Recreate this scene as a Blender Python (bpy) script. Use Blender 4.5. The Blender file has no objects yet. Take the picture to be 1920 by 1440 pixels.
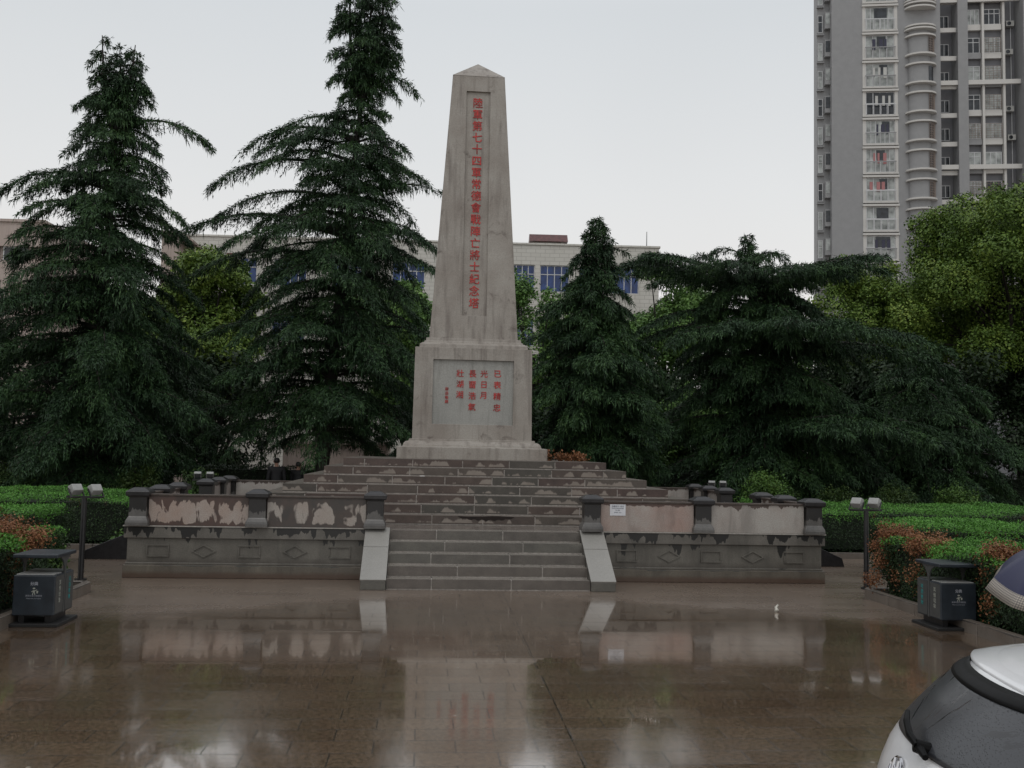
import bpy, bmesh, math, random
import numpy as np
from mathutils import Vector, Matrix
R = math.radians
scene = bpy.context.scene
COL = scene.collection
# ---------------------------------------------------------------- camera
cam_d = bpy.data.cameras.new("camera"); cam = bpy.data.objects.new("camera", cam_d); COL.objects.link(cam)
YAW, PIT, ROL = 0.0883, 0.0693, 0.0204
fw = Vector((math.sin(YAW)*math.cos(PIT), math.cos(YAW)*math.cos(PIT), math.sin(PIT)))
rt = Vector((math.cos(YAW), -math.sin(YAW), 0)); up = rt.cross(fw)
rc = rt*math.cos(ROL)+up*math.sin(ROL); uc = -rt*math.sin(ROL)+up*math.cos(ROL)
cam.matrix_world = Matrix(((rc.x, uc.x, -fw.x, -1.0678), (rc.y, uc.y, -fw.y, -15.393), (rc.z, uc.z, -fw.z, 2.168), (0, 0, 0, 1)))
cam_d.sensor_width = 36; cam_d.lens = 1830/1920*36; cam_d.clip_end = 2000; cam_d.clip_start = .05
scene.camera = cam
# ---------------------------------------------------------------- sky (rain-grey overcast) and a weak, very soft sun
SUN_EL, SUN_AZ = 62, 200          # compass-like: the sun stands behind and left of the camera, veiled
w = bpy.data.worlds.new("World"); scene.world = w; w.use_nodes = True
nt = w.node_tree; nt.nodes.clear()
def wn(t, **k):
    n = nt.nodes.new(t)
    for a, b in k.items(): setattr(n, a, b)
    return n
out = wn('ShaderNodeOutputWorld')
sky = wn('ShaderNodeTexSky', sky_type='NISHITA', sun_disc=False, sun_elevation=R(SUN_EL), sun_rotation=R(SUN_AZ), dust_density=4.0, air_density=1.5)
bg1 = wn('ShaderNodeBackground'); bg1.inputs['Strength'].default_value = .05
nt.links.new(sky.outputs[0], bg1.inputs[0])
tc = wn('ShaderNodeTexCoord'); sep = wn('ShaderNodeSeparateXYZ'); nt.links.new(tc.outputs['Generated'], sep.inputs[0])
cr = wn('ShaderNodeValToRGB'); nt.links.new(sep.outputs['Z'], cr.inputs[0])
els = cr.color_ramp.elements
els[0].position = 0.0; els[0].color = (.90, .86, .83, 1)
els[1].position = 1.0; els[1].color = (.84, .86, .90, 1)
for p, c in ((.12, (.88, .86, .84, 1)), (.26, (.80, .81, .815, 1)), (.42, (.69, .72, .745, 1)), (.62, (.80, .82, .85, 1))):
    e = els.new(p); e.color = c
nz = wn('ShaderNodeTexNoise'); nz.inputs['Scale'].default_value = 1.6; nz.inputs['Detail'].default_value = 3
nt.links.new(tc.outputs['Generated'], nz.inputs['Vector'])
mr = wn('ShaderNodeMapRange'); mr.inputs['To Min'].default_value = .91; mr.inputs['To Max'].default_value = 1.08
nt.links.new(nz.outputs[0], mr.inputs[0])
vm = wn('ShaderNodeVectorMath', operation='SCALE'); nt.links.new(cr.outputs[0], vm.inputs[0]); nt.links.new(mr.outputs[0], vm.inputs['Scale'])
bg2 = wn('ShaderNodeBackground'); nt.links.new(vm.outputs[0], bg2.inputs[0]); bg2.inputs['Strength'].default_value = 1.0
mix = wn('ShaderNodeMixShader'); mix.inputs[0].default_value = .93
nt.links.new(bg1.outputs[0], mix.inputs[1]); nt.links.new(bg2.outputs[0], mix.inputs[2]); nt.links.new(mix.outputs[0], out.inputs[0])
sd = bpy.data.lights.new("sun", 'SUN'); sd.energy = .5; sd.angle = R(25); sd.color = (1, .97, .93)
so = bpy.data.objects.new("sun", sd); COL.objects.link(so)
az = R(SUN_AZ); sdir = Vector((math.sin(az)*math.cos(R(SUN_EL)), math.cos(az)*math.cos(R(SUN_EL)), math.sin(R(SUN_EL))))
so.rotation_euler = sdir.to_track_quat('Z', 'Y').to_euler()
vs = scene.view_settings; vs.view_transform = 'Standard'; vs.look = 'None'; vs.exposure = 0; vs.gamma = 1; vs.use_curve_mapping = False

# ================================================================ helpers
rnd = random.Random(7)
def tag(o, label=None, cat=None, group=None, kind=None):
    if label: o['label'] = label
    if cat: o['category'] = cat
    if group: o['group'] = group
    if kind: o['kind'] = kind
    return o
def empty(name, loc, label, cat, group=None, rz=0):
    o = bpy.data.objects.new(name, None); o.empty_display_size = .2; COL.objects.link(o)
    o.location = loc; o.rotation_euler = (0, 0, rz); return tag(o, label, cat, group)
class MB:
    """collects faces with uv; build() links ONE mesh object. world=True: coordinates given in world space"""
    def __init__(s): s.v = []; s.f = []; s.uv = []; s.sm = []
    def face(s, pts, uv=None, smooth=False):
        i = len(s.v); s.v += [tuple(p) for p in pts]; s.f.append(tuple(range(i, i+len(pts))))
        s.uv += list(uv) if uv else [(0, 0)]*len(pts); s.sm.append(smooth)
    def box(s, x0, y0, z0, x1, y1, z1, skip=''):
        # side faces: u in metres along the wall, v 0..1 upward
        c = [(x0, y0), (x1, y0), (x1, y1), (x0, y1)]
        n = 'FRBL'
        L = [(x0, x1), (y0, y1), (x1, x0), (y1, y0)]
        for k in range(4):
            if n[k] in skip: continue
            a, b = c[k], c[(k+1) % 4]
            s.face([(a[0], a[1], z0), (b[0], b[1], z0), (b[0], b[1], z1), (a[0], a[1], z1)], [(L[k][0], 0), (L[k][1], 0), (L[k][1], 1), (L[k][0], 1)])
        if 'T' not in skip: s.face([(x0, y0, z1), (x1, y0, z1), (x1, y1, z1), (x0, y1, z1)], [(x0, .5), (x1, .5), (x1, .5), (x0, .5)])
        if 'D' not in skip: s.face([(x0, y1, z0), (x1, y1, z0), (x1, y0, z0), (x0, y0, z0)])
    def prism(s, prof, cx, cy, smooth=False):
        """square rings (half, z) stacked: a moulded square block"""
        for (h0, z0), (h1, z1) in zip(prof[:-1], prof[1:]):
            a = [(cx-h0, cy-h0), (cx+h0, cy-h0), (cx+h0, cy+h0), (cx-h0, cy+h0)]
            b = [(cx-h1, cy-h1), (cx+h1, cy-h1), (cx+h1, cy+h1), (cx-h1, cy+h1)]
            za, zb = prof[0][1], prof[-1][1]
            v0, v1 = (z0-za)/(zb-za), (z1-za)/(zb-za)
            for k in range(4):
                j = (k+1) % 4
                s.face([(*a[k], z0), (*a[j], z0), (*b[j], z1), (*b[k], z1)], [(cx-h0+k*.7, v0), (cx+h0+k*.7, v0), (cx+h1+k*.7, v1), (cx-h1+k*.7, v1)], smooth)
        h, z = prof[-1]
        if h > 1e-4: s.face([(cx-h, cy-h, z), (cx+h, cy-h, z), (cx+h, cy+h, z), (cx-h, cy+h, z)], [(0, 1)]*4)
    def poly(s, pts2, axis, a, b):
        """extrude a 2-D outline between a and b on an axis (x: pts are (y,z); y: (x,z); z: (x,y))"""
        def P(p, t): return (t, p[0], p[1]) if axis == 'x' else ((p[0], t, p[1]) if axis == 'y' else (p[0], p[1], t))
        n = len(pts2); uv = [(p[0], p[1]) for p in pts2]
        s.face([P(p, a) for p in pts2], uv); s.face([P(p, b) for p in reversed(pts2)], uv[::-1])
        for k in range(n):
            p, q = pts2[k], pts2[(k+1) % n]
            s.face([P(q, a), P(p, a), P(p, b), P(q, b)], [(a, 0), (a, 1), (b, 1), (b, 0)])
    def tube(s, pts, radii, n=10, cap=True, smooth=True):
        pts = [Vector(p) for p in pts]; rings = []
        for i, p in enumerate(pts):
            d = (pts[min(i+1, len(pts)-1)]-pts[max(i-1, 0)]).normalized()
            a = d.orthogonal().normalized() if i == 0 else (pa - d*pa.dot(d)).normalized()
            pa = a; b = d.cross(a); r = radii[i] if hasattr(radii, '__len__') else radii
            rings.append([p+(a*math.cos(t)+b*math.sin(t))*r for t in [2*math.pi*k/n for k in range(n)]])
        acc = 0
        for i in range(len(rings)-1):
            l = (pts[i+1]-pts[i]).length
            for k in range(n):
                j = (k+1) % n
                s.face([rings[i][k], rings[i][j], rings[i+1][j], rings[i+1][k]], [(k/n, acc), ((k+1)/n, acc), ((k+1)/n, acc+l), (k/n, acc+l)], smooth)
            acc += l
        if cap: s.face(rings[0][::-1]); s.face(rings[-1])
    def build(s, name, mat, parent=None, merge=True, bevel=0):
        me = bpy.data.meshes.new(name); me.from_pydata(s.v, [], s.f)
        ul = me.uv_layers.new(name='UVMap'); ul.data.foreach_set('uv', [c for p in s.uv for c in p])
        me.polygons.foreach_set('use_smooth', s.sm)
        me.materials.append(mat)
        if merge:
            bm = bmesh.new(); bm.from_mesh(me); bmesh.ops.remove_doubles(bm, verts=bm.verts, dist=1e-5)
            bmesh.ops.recalc_face_normals(bm, faces=bm.faces); bm.to_mesh(me); bm.free()
        o = bpy.data.objects.new(name, me); COL.objects.link(o)
        if parent is not None: o.parent = parent
        if bevel:
            m = o.modifiers.new('bevel', 'BEVEL'); m.width = bevel; m.segments = 2; m.limit_method = 'ANGLE'; m.angle_limit = R(40)
        return o
def quads(name, V, mat, parent=None, flat=True):
    """V: (n,4,3) numpy array of separate quads"""
    n = len(V); me = bpy.data.meshes.new(name); me.vertices.add(4*n); me.loops.add(4*n); me.polygons.add(n)
    me.vertices.foreach_set('co', V.reshape(-1).astype(np.float32)); me.loops.foreach_set('vertex_index', np.arange(4*n, dtype=np.int32))
    me.polygons.foreach_set('loop_start', np.arange(0, 4*n, 4, dtype=np.int32)); me.update(); me.validate()
    me.materials.append(mat)
    o = bpy.data.objects.new(name, me); COL.objects.link(o)
    if parent is not None: o.parent = parent
    return o
def copy_tree(o, parent=None):
    c = o.copy(); COL.objects.link(c)
    if parent is not None: c.parent = parent
    for ch in list(o.children): copy_tree(ch, c)
    return c
def text_mesh(name, body, size, mat, parent, loc, bold=.012, depth=.004, rot=(math.pi/2, 0, 0), sx=1):
    cu = bpy.data.curves.new(name, 'FONT'); cu.body = body; cu.size = size; cu.align_x = 'CENTER'; cu.align_y = 'CENTER'
    cu.offset = bold*size; cu.extrude = depth; cu.resolution_u = 2
    t = bpy.data.objects.new(name, cu); COL.objects.link(t)
    me = bpy.data.meshes.new_from_object(t.evaluated_get(bpy.context.evaluated_depsgraph_get()))
    bpy.data.objects.remove(t); bpy.data.curves.remove(cu)
    M = Matrix.Translation(loc) @ Matrix.Rotation(rot[2], 4, 'Z') @ Matrix.Rotation(rot[0], 4, 'X') @ Matrix.Diagonal((sx, 1, 1, 1))
    me.transform(M); me.materials.clear(); me.materials.append(mat)
    return me
def join_meshes(name, mes, mat, parent):
    bm = bmesh.new()
    for m in mes: bm.from_mesh(m)
    me = bpy.data.meshes.new(name); bm.to_mesh(me); bm.free(); me.materials.append(mat)
    for p in me.polygons: p.material_index = 0
    o = bpy.data.objects.new(name, me); COL.objects.link(o); o.parent = parent
    return o
# ================================================================ materials
def new_mat(name):
    m = bpy.data.materials.new(name); m.use_nodes = True; n = m.node_tree
    return m, n, n.nodes['Principled BSDF']
class G:
    """small node graph helper"""
    def __init__(s, name):
        s.m, s.t, s.b = new_mat(name)
    def n(s, t, ins=None, **k):
        x = s.t.nodes.new(t)
        for a, b in k.items(): setattr(x, a, b)
        for a, b in (ins or {}).items(): s.set(x.inputs[a], b)
        return x
    def set(s, inp, v):
        if isinstance(v, bpy.types.NodeSocket): s.t.links.new(v, inp)
        elif isinstance(v, bpy.types.Node): s.t.links.new(v.outputs[0], inp)
        else:
            if isinstance(v, tuple) and len(v) == 3 and inp.type == 'RGBA': v = (*v, 1)
            inp.default_value = v
    def math(s, op, a, b=None, c=None, clamp=False):
        x = s.n('ShaderNodeMath', operation=op, use_clamp=clamp); s.set(x.inputs[0], a)
        if b is not None: s.set(x.inputs[1], b)
        if c is not None: s.set(x.inputs[2], c)
        return x.outputs[0]
    def obj(s): return s.n('ShaderNodeTexCoord').outputs['Object']
    def pos(s): return s.n('ShaderNodeNewGeometry').outputs['Position']
    def uv(s): return s.n('ShaderNodeTexCoord').outputs['UV']
    def island(s): return s.n('ShaderNodeNewGeometry').outputs['Random Per Island']
    def noise(s, vec, scale, detail=4, rough=.55, dist=0):
        x = s.n('ShaderNodeTexNoise', {'Vector': vec, 'Scale': scale, 'Detail': detail, 'Roughness': rough, 'Distortion': dist}); return x.outputs[0]
    def map(s, vec, scale=(1, 1, 1), loc=(0, 0, 0)):
        return s.n('ShaderNodeMapping', {'Vector': vec, 'Scale': scale, 'Location': loc}).outputs[0]
    def ramp(s, fac, *st, interp='LINEAR'):
        x = s.n('ShaderNodeValToRGB', {'Fac': fac}); e = x.color_ramp.elements; x.color_ramp.interpolation = interp
        for i, (p, c) in enumerate(st):
            if not isinstance(c, tuple): c = (c, c, c)
            if i < 2: e[i].position = p; e[i].color = (*c[:3], 1)
            else: q = e.new(p); q.color = (*c[:3], 1)
        return x.outputs[0]
    def mix(s, f, a, b, mode='MIX'):
        x = s.n('ShaderNodeMix', data_type='RGBA', blend_type=mode); s.set(x.inputs[0], f); s.set(x.inputs[6], a); s.set(x.inputs[7], b); return x.outputs[2]
    def step(s, v, a, b):
        return s.n('ShaderNodeMapRange', {0: v, 1: a, 2: b}, clamp=True).outputs[0]
    def bump(s, h, strength=.3, dist=.01):
        x = s.n('ShaderNodeBump', {'Height': h, 'Strength': strength, 'Distance': dist}); s.t.links.new(x.outputs[0], s.b.inputs['Normal'])
    def col(s, c): s.set(s.b.inputs['Base Color'], c)
    def rough(s, r): s.set(s.b.inputs['Roughness'], r)
def plain(name, c, rough=.5, metal=0, spec=None, var=.12, scale=14, bump=0, coat=0):
    g = G(name); nz = g.noise(g.obj(), scale, 4)
    g.col(g.mix(g.step(nz, .3, .7), tuple(x*(1-var) for x in c), tuple(min(1, x*(1+var)) for x in c)))
    g.rough(g.n('ShaderNodeMapRange', {0: nz, 3: max(.02, rough-.06), 4: min(1, rough+.06)}).outputs[0]); g.b.inputs['Metallic'].default_value = metal
    if bump: g.bump(nz, bump, .01)
    if coat: g.b.inputs['Coat Weight'].default_value = coat
    return g.m
def stone(name, c1, c2, blot=(.1, .08, .07), blot_amt=.35, rough=.6, streak=True, sc=1.0):
    g = G(name); p = g.obj()
    big = g.noise(p, 1.1*sc, 5, .6); fine = g.noise(p, 38*sc, 3, .6)
    c = g.mix(g.step(big, .35, .68), c1, c2)
    if streak:
        st = g.noise(g.map(p, (7*sc, 7*sc, .55*sc)), 1, 4, .6)
        c = g.mix(g.math('MULTIPLY', g.step(st, .50, .70), .5), c, blot)
    sp = g.noise(p, 2.6*sc, 6, .62, .6)
    c = g.mix(g.math('MULTIPLY', g.step(sp, .6, .72), blot_amt), c, blot)
    c = g.mix(.16, c, g.ramp(fine, (.3, .1), (.7, .9)), 'OVERLAY')
    pit = g.noise(p, 90*sc, 2, .5)
    c = g.mix(g.math('MULTIPLY', g.step(pit, .3, .22), .4), c, blot)
    g.col(c); g.rough(g.n('ShaderNodeMapRange', {0: big, 3: rough-.12, 4: rough+.1}).outputs[0]); g.bump(fine, .25, .004)
    return g.m
M_MON = stone('weathered_monument_concrete', (.25, .22, .19), (.34, .315, .28), (.09, .068, .056), .78)
M_PANEL = stone('grey_inscription_slab', (.27, .27, .25), (.33, .325, .30), (.15, .145, .13), .3, .5)
M_RED = plain('red_lettering_paint', (.40, .028, .024), .6, var=.55, scale=12)
def drip_stone(name, light1, light2, dark, a, b, freq, vf=.5, warp=.03, base=None, basec=None, rough=.45, edge=.02, freqv=0):
    """UV driven: run-off stains from the top edge of each block; base: rust line along the bottom"""
    g = G(name); uv = g.uv(); s = g.n('ShaderNodeSeparateXYZ', {0: uv}); u, v = s.outputs[0], s.outputs[1]
    p = g.obj(); big = g.noise(p, 2.2, 5, .6); fine = g.noise(p, 60, 2)
    c = g.mix(g.step(big, .32, .68), light1, light2)
    c = g.mix(.2, c, g.ramp(fine, (.3, .1), (.7, .9)), 'OVERLAY')
    vs_ = g.noise(g.map(p, (3.2, 3.2, .9)), 1, 5, .65, .4); c = g.mix(g.math('MULTIPLY', g.step(vs_, .5, .68), .5), c, tuple(x*.45 for x in light1)); c = g.mix(g.math('MULTIPLY', g.step(vs_, .42, .3), .35), c, tuple(min(1, x*1.5) for x in light2))
    wv = g.math('MULTIPLY', g.math('SUBTRACT', g.noise(p, 9, 3), .5), warp*8)
    uw = g.math('ADD', g.math('MULTIPLY', u, freq), wv)
    n = g.noise(g.n('ShaderNodeCombineXYZ', {0: uw, 1: g.math('MULTIPLY', v, vf), 2: g.n('ShaderNodeObjectInfo').outputs['Random']}).outputs[0], 1, 3, .65)
    depth = g.math('ADD', g.math('MULTIPLY', g.math('SUBTRACT', n, .5), b), a)
    m = g.step(g.math('SUBTRACT', v, g.math('SUBTRACT', 1.0, depth)), 0, edge)
    c = g.mix(g.math('MULTIPLY', m, .94), c, dark)
    if base:
        nb = g.noise(p, 5, 4)
        mb = g.step(g.math('ADD', v, g.math('MULTIPLY', nb, .35)), base+.3, base)
        c = g.mix(g.math('MULTIPLY', mb, .8), c, basec)
    g.col(c); g.rough(g.n('ShaderNodeMapRange', {0: g.noise(p, 4, 3), 3: rough-.14, 4: rough+.12}).outputs[0]); g.bump(fine, .2, .003)
    return g.m
def blotch_stone(name, light1, light2, dark, thr, fu, fv, seed, rough=.4):
    """light granite under brown run-off that leaves pale islands in the middle"""
    g = G(name); uv = g.uv(); s = g.n('ShaderNodeSeparateXYZ', {0: uv}); u, v = s.outputs[0], s.outputs[1]
    p = g.obj(); big = g.noise(p, 2.2, 5, .6); fine = g.noise(p, 60, 2)
    c = g.mix(g.step(big, .32, .68), light1, light2); c = g.mix(.2, c, g.ramp(fine, (.3, .1), (.7, .9)), 'OVERLAY')
    n = g.noise(g.n('ShaderNodeCombineXYZ', {0: g.math('MULTIPLY', u, fu), 1: g.math('MULTIPLY', v, fv), 2: seed}).outputs[0], 1, 3, .6, .5)
    e = g.math('POWER', g.math('ABSOLUTE', g.math('SUBTRACT', g.math('MULTIPLY', v, 2), .96)), 5)
    x = g.math('ADD', n, g.math('MULTIPLY', e, .45))
    m = g.step(x, thr-.01, thr+.04)
    dk = g.mix(g.step(g.noise(p, 5, 3), .4, .65), dark, (dark[0]*.6, dark[1]*.75, dark[2]*.8))
    g.col(g.mix(g.math('MULTIPLY', m, .95), c, dk)); g.rough(rough); g.bump(fine, .2, .003); return g.m
M_GRAN_R = drip_stone('granite_panel_clean', (.32, .28, .25), (.36, .34, .31), (.075, .05, .04), .07, .9, 5.5, .3)
M_GRAN_P = drip_stone('pinkish_granite_panel', (.33, .235, .20), (.34, .30, .27), (.085, .05, .04), .10, .35, 4, .3)
M_GRAN_L1 = blotch_stone('granite_panel_streaked', (.35, .30, .265), (.32, .235, .19), (.075, .042, .034), .53, 7, 1.2, 3.3)
M_GRAN_L2 = blotch_stone('granite_panel_brown', (.35, .32, .285), (.32, .27, .235), (.062, .045, .038), .475, 4.2, .8, 8.1)
M_GRAN_E = drip_stone('granite_jamb', (.33, .28, .25), (.38, .34, .31), (.08, .06, .05), .1, .6, 5, .3)
M_POST = drip_stone('grey_baluster_stone', (.085, .08, .076), (.125, .12, .112), (.012, .011, .011), .50, .8, 9, .3, rough=.36)
M_CAP = plain('wet_black_cap_stone', (.020, .019, .020), .32, var=.3, bump=.2)
M_WALL = drip_stone('green_grey_terrace_stone', (.10, .092, .078), (.145, .135, .115), (.012, .012, .011), -.45, 5.0, 3.6, .2, base=.12, basec=(.06, .05, .042))
M_COPE = drip_stone('terrace_coping_drips', (.105, .098, .085), (.15, .138, .12), (.008, .008, .008), .28, 5.0, 4.6, .25, rough=.4)
M_BASE = drip_stone('rust_stained_base_course', (.10, .085, .068), (.13, .115, .09), (.05, .05, .045), .05, .5, 3, .3, base=.45, basec=(.075, .042, .027))
M_EDGE = plain('pale_ledge_edge', (.32, .30, .27), .5, var=.25, scale=20)
M_DECK = plain('wet_deck_paving', (.13, .11, .095), .25, var=.25, scale=6)
M_CHEEK = stone('speckled_grey_cheek_granite', (.24, .232, .212), (.28, .27, .248), (.14, .13, .12), .2, .38, streak=False, sc=1.5)
M_MORT = plain('pale_mortar', (.36, .33, .30), .7, var=.3, scale=25)
def block_mat(name, efflo, wet):
    g = G(name); r = g.island(); uv = g.uv(); s = g.n('ShaderNodeSeparateXYZ', {0: uv}); u, v = s.outputs[0], s.outputs[1]
    p = g.obj()
    if efflo: c = g.ramp(r, (0, (.070, .060, .050)), (.3, (.060, .055, .046)), (.5, (.076, .055, .045)), (.72, (.068, .045, .038)), (1, (.082, .069, .057)))
    else: c = g.ramp(r, (0, (.098, .092, .078)), (.45, (.11, .104, .09)), (.75, (.10, .085, .075)), (1, (.12, .105, .09)))
    c = g.mix(.45, c, g.ramp(g.noise(p, 3.5, 5, .65), (.3, .22), (.7, .8)), 'OVERLAY')
    c = g.mix(.3, c, g.ramp(g.noise(p, 70, 2), (.3, .2), (.7, .85)), 'OVERLAY')
    if efflo:
        n = g.noise(g.n('ShaderNodeCombineXYZ', {0: g.math('MULTIPLY', u, 3.0), 1: g.math('MULTIPLY', r, 9)}).outputs[0], 1, 2, .5)
        n2 = g.noise(g.n('ShaderNodeCombineXYZ', {0: g.math('MULTIPLY', u, 24), 1: g.math('MULTIPLY', v, 1.0)}).outputs[0], 1, 2, .6)
        h = g.math('SUBTRACT', g.math('ADD', g.math('MULTIPLY', g.math('SUBTRACT', n, .44), 5.0), .15), g.math('MULTIPLY', n2, .75))
        h = g.math('MINIMUM', h, g.math('ADD', .42, g.math('MULTIPLY', n2, .5)))
        top = g.step(g.math('SUBTRACT', h, g.math('SUBTRACT', v, .16)), 0, .16)
        bot = g.step(v, .10, .15)
        amt = g.math('MULTIPLY', g.math('MULTIPLY', top, bot), g.math('GREATER_THAN', h, .1))
        nrm = g.n('ShaderNodeSeparateXYZ', {0: g.n('ShaderNodeNewGeometry').outputs['Normal']}).outputs[2]
        amt = g.math('MULTIPLY', amt, g.math('LESS_THAN', nrm, .5))
        c = g.mix(g.math('MULTIPLY', amt, .85), c, g.mix(g.noise(p, 6), (.17, .14, .115), (.33, .29, .25)))
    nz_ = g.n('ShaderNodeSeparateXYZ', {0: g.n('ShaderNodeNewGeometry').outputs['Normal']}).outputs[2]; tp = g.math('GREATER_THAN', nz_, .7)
    c = g.mix(g.math('MULTIPLY', tp, .6), c, (.20, .175, .15) if efflo else (.30, .275, .24))  # upward faces paler: sky sheen on wet treads put into the colour
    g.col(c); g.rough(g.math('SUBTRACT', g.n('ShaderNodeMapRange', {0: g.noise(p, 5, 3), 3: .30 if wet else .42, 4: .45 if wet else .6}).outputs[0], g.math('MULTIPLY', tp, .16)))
    g.bump(g.noise(p, 45, 3), .3, .004); return g.m
M_BLOCK = block_mat('stained_step_stone', True, False)
M_STEP = block_mat('wet_grey_stair_stone', False, True)
# wet plaza paving
def ground_mat():
    g = G('wet_plaza_paving'); p = g.pos()
    br = g.n('ShaderNodeTexBrick', {'Vector': g.map(p, (1, 1, 1), (.18, .1, 0)), 'Color1': (.2, .2, .2, 1), 'Color2': (.8, .8, .8, 1), 'Mortar': (0, 0, 0, 1), 'Scale': 1.0, 'Mortar Size': .006, 'Mortar Smooth': .3, 'Bias': 0.0, 'Brick Width': .6, 'Row Height': .3}, offset=.5)
    tone = br.outputs[0]; joint = br.outputs[1]
    n1 = g.noise(p, .55, 5, .6); n2 = g.noise(p, 9, 4, .6); n3 = g.noise(p, 120, 2, .5)
    c = g.mix(g.step(n1, .3, .7), (.122, .080, .050), (.178, .122, .080))
    c = g.mix(.2, c, tone, 'SOFT_LIGHT')
    c = g.mix(g.math('MULTIPLY', g.step(n2, .35, .75), .3), c, (.10, .078, .06))
    c = g.mix(g.math('MULTIPLY', joint, .8), c, (.012, .009, .007))
    c = g.mix(.7, c, g.ramp(g.noise(p, 26, 5, .75), (.38, .18), (.62, .82)), 'OVERLAY')
    c = g.mix(g.math('MULTIPLY', g.step(g.noise(p, 75, 2, .6), .60, .68), .35), c, (.30, .25, .20))
    # one long settlement joint that runs from the stairs toward the viewer
    s = g.n('ShaderNodeSeparateXYZ', {0: p}); X, Y = s.outputs[0], s.outputs[1]
    jx = g.math('ABSOLUTE', g.math('SUBTRACT', X, g.math('ADD', .20, g.math('MULTIPLY', Y, .012))))
    lj = g.math('MULTIPLY', g.math('MULTIPLY', g.step(jx, .007, .003), g.math('LESS_THAN', Y, -.1)), g.step(g.noise(p, 2.2, 3), .38, .5))
    c = g.mix(lj, c, (.012, .01, .009))
    # drier, lighter strip in front of the terrace on both sides of the stairs
    wob = g.math('MULTIPLY', g.math('SUBTRACT', g.noise(p, .7, 4, .65), .5), 2.2)
    lim = g.math('ADD', g.math('SUBTRACT', -.35, g.math('MULTIPLY', g.math('ABSOLUTE', X), .48)), g.math('MULTIPLY', wob, .7))
    dry = g.step(g.math('ADD', g.math('SUBTRACT', Y, lim), g.math('MULTIPLY', g.math('SUBTRACT', n2, .5), .5)), -.35, .5)
    dry = g.math('MAXIMUM', dry, g.math('GREATER_THAN', g.math('ABSOLUTE', X), 5.9))
    c = g.mix(g.math('MULTIPLY', dry, .5), c, (.17, .138, .115))
    # scattered pale specks and petals of grit
    sp = g.n('ShaderNodeTexVoronoi', {'Vector': p, 'Scale': 2.3, 'Randomness': 1.0}, feature='F1').outputs[0]
    c = g.mix(g.math('MULTIPLY', g.step(sp, .05, .03), .8), c, (.4, .36, .30))
    sp2 = g.n('ShaderNodeTexVoronoi', {'Vector': p, 'Scale': 6.1, 'Randomness': 1.0}, feature='F1').outputs[0]; c = g.mix(g.math('MULTIPLY', g.step(sp2, .06, .04), .6), c, (.03, .025, .015))
    g.col(c)
    pud = g.step(g.noise(g.map(p, (.6, 1.3, 1), (4, 2, 0)), .55, 4, .55), .42, .62)
    r = g.math('SUBTRACT', .12, g.math('MULTIPLY', pud, .07)); r = g.math('ADD', r, g.math('MULTIPLY', n2, .05))
    r = g.math('ADD', r, g.math('ADD', g.math('MULTIPLY', dry, .17), g.math('MULTIPLY', g.math('SUBTRACT', g.n('ShaderNodeSeparateXYZ', {0: tone}).outputs[0], .5), .05))); r = g.math('ADD', r, g.math('MULTIPLY', joint, .1)); g.rough(r)
    g.b.inputs['Specular IOR Level'].default_value = 1.0
    g.b.inputs['Coat Weight'].default_value = .55; g.set(g.b.inputs['Coat Roughness'], g.math('SUBTRACT', r, .05)); g.b.inputs['Coat IOR'].default_value = 1.8
    g.set(g.b.inputs['Coat Weight'], g.math('SUBTRACT', 1.0, g.math('MULTIPLY', dry, .7)))
    streak = g.noise(g.map(p, (1.6, 30, 1)), 1, 4, .6)
    tilt = g.math('MULTIPLY', g.n('ShaderNodeSeparateXYZ', {0: tone}).outputs[0], .5)
    fy = g.math('SUBTRACT', g.math('FRACT', g.math('DIVIDE', g.math('ADD', Y, .1), .3)), .5)
    tilt = g.math('MULTIPLY', g.math('MULTIPLY', g.math('SUBTRACT', g.n('ShaderNodeSeparateXYZ', {0: tone}).outputs[0], .5), fy), .55)
    h = g.math('ADD', g.math('ADD', g.math('ADD', tilt, g.math('MULTIPLY', streak, .05)), g.math('ADD', g.math('MULTIPLY', n3, .010), g.math('MULTIPLY', g.noise(p, 17, 3, .6), .12))), g.math('MULTIPLY', joint, -.9))
    g.bump(h, .42, .013); return g.m
M_GROUND = ground_mat()
M_SOIL = plain('dark_garden_soil', (.03, .026, .018), .85, var=.5, scale=5, bump=.5)
M_KERB = drip_stone('worn_kerb_stone', (.13, .105, .085), (.16, .14, .12), (.05, .045, .04), .1, .5, 3, .3, rough=.4)
def leaf_mat(name, stops, rough=.55, trans=.0, patch=None, patch_scale=1.2, patch_thr=(.55, .62)):
    g = G(name); r = g.island(); n = g.noise(g.obj(), .8, 3)
    f = g.math('ADD', g.math('MULTIPLY', r, .55), g.math('MULTIPLY', g.step(n, .35, .65), .45))
    c = g.ramp(f, *stops)
    if patch: c = g.mix(g.step(g.noise(g.obj(), patch_scale, 2), *patch_thr), c, patch)
    g.col(c); g.rough(rough); g.b.inputs['Specular IOR Level'].default_value = .3
    return g.m
L_CEDAR = leaf_mat('deodar_needles', ((0, (.030, .022, .012)), (.06, (.008, .022, .010)), (.35, (.016, .040, .016)), (.7, (.034, .078, .026)), (1, (.070, .135, .040))), .6)
L_CAMPH = leaf_mat('camphor_leaves', ((0, (.042, .082, .012)), (.4, (.088, .155, .024)), (.75, (.15, .225, .035)), (1, (.235, .30, .05))))
L_GREEN = leaf_mat('fresh_green_leaves', ((0, (.045, .095, .025)), (.5, (.10, .20, .045)), (1, (.18, .30, .07))))
L_DARK = leaf_mat('dark_evergreen_leaves', ((0, (.010, .022, .010)), (.5, (.018, .036, .014)), (1, (.035, .06, .02))))
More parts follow.
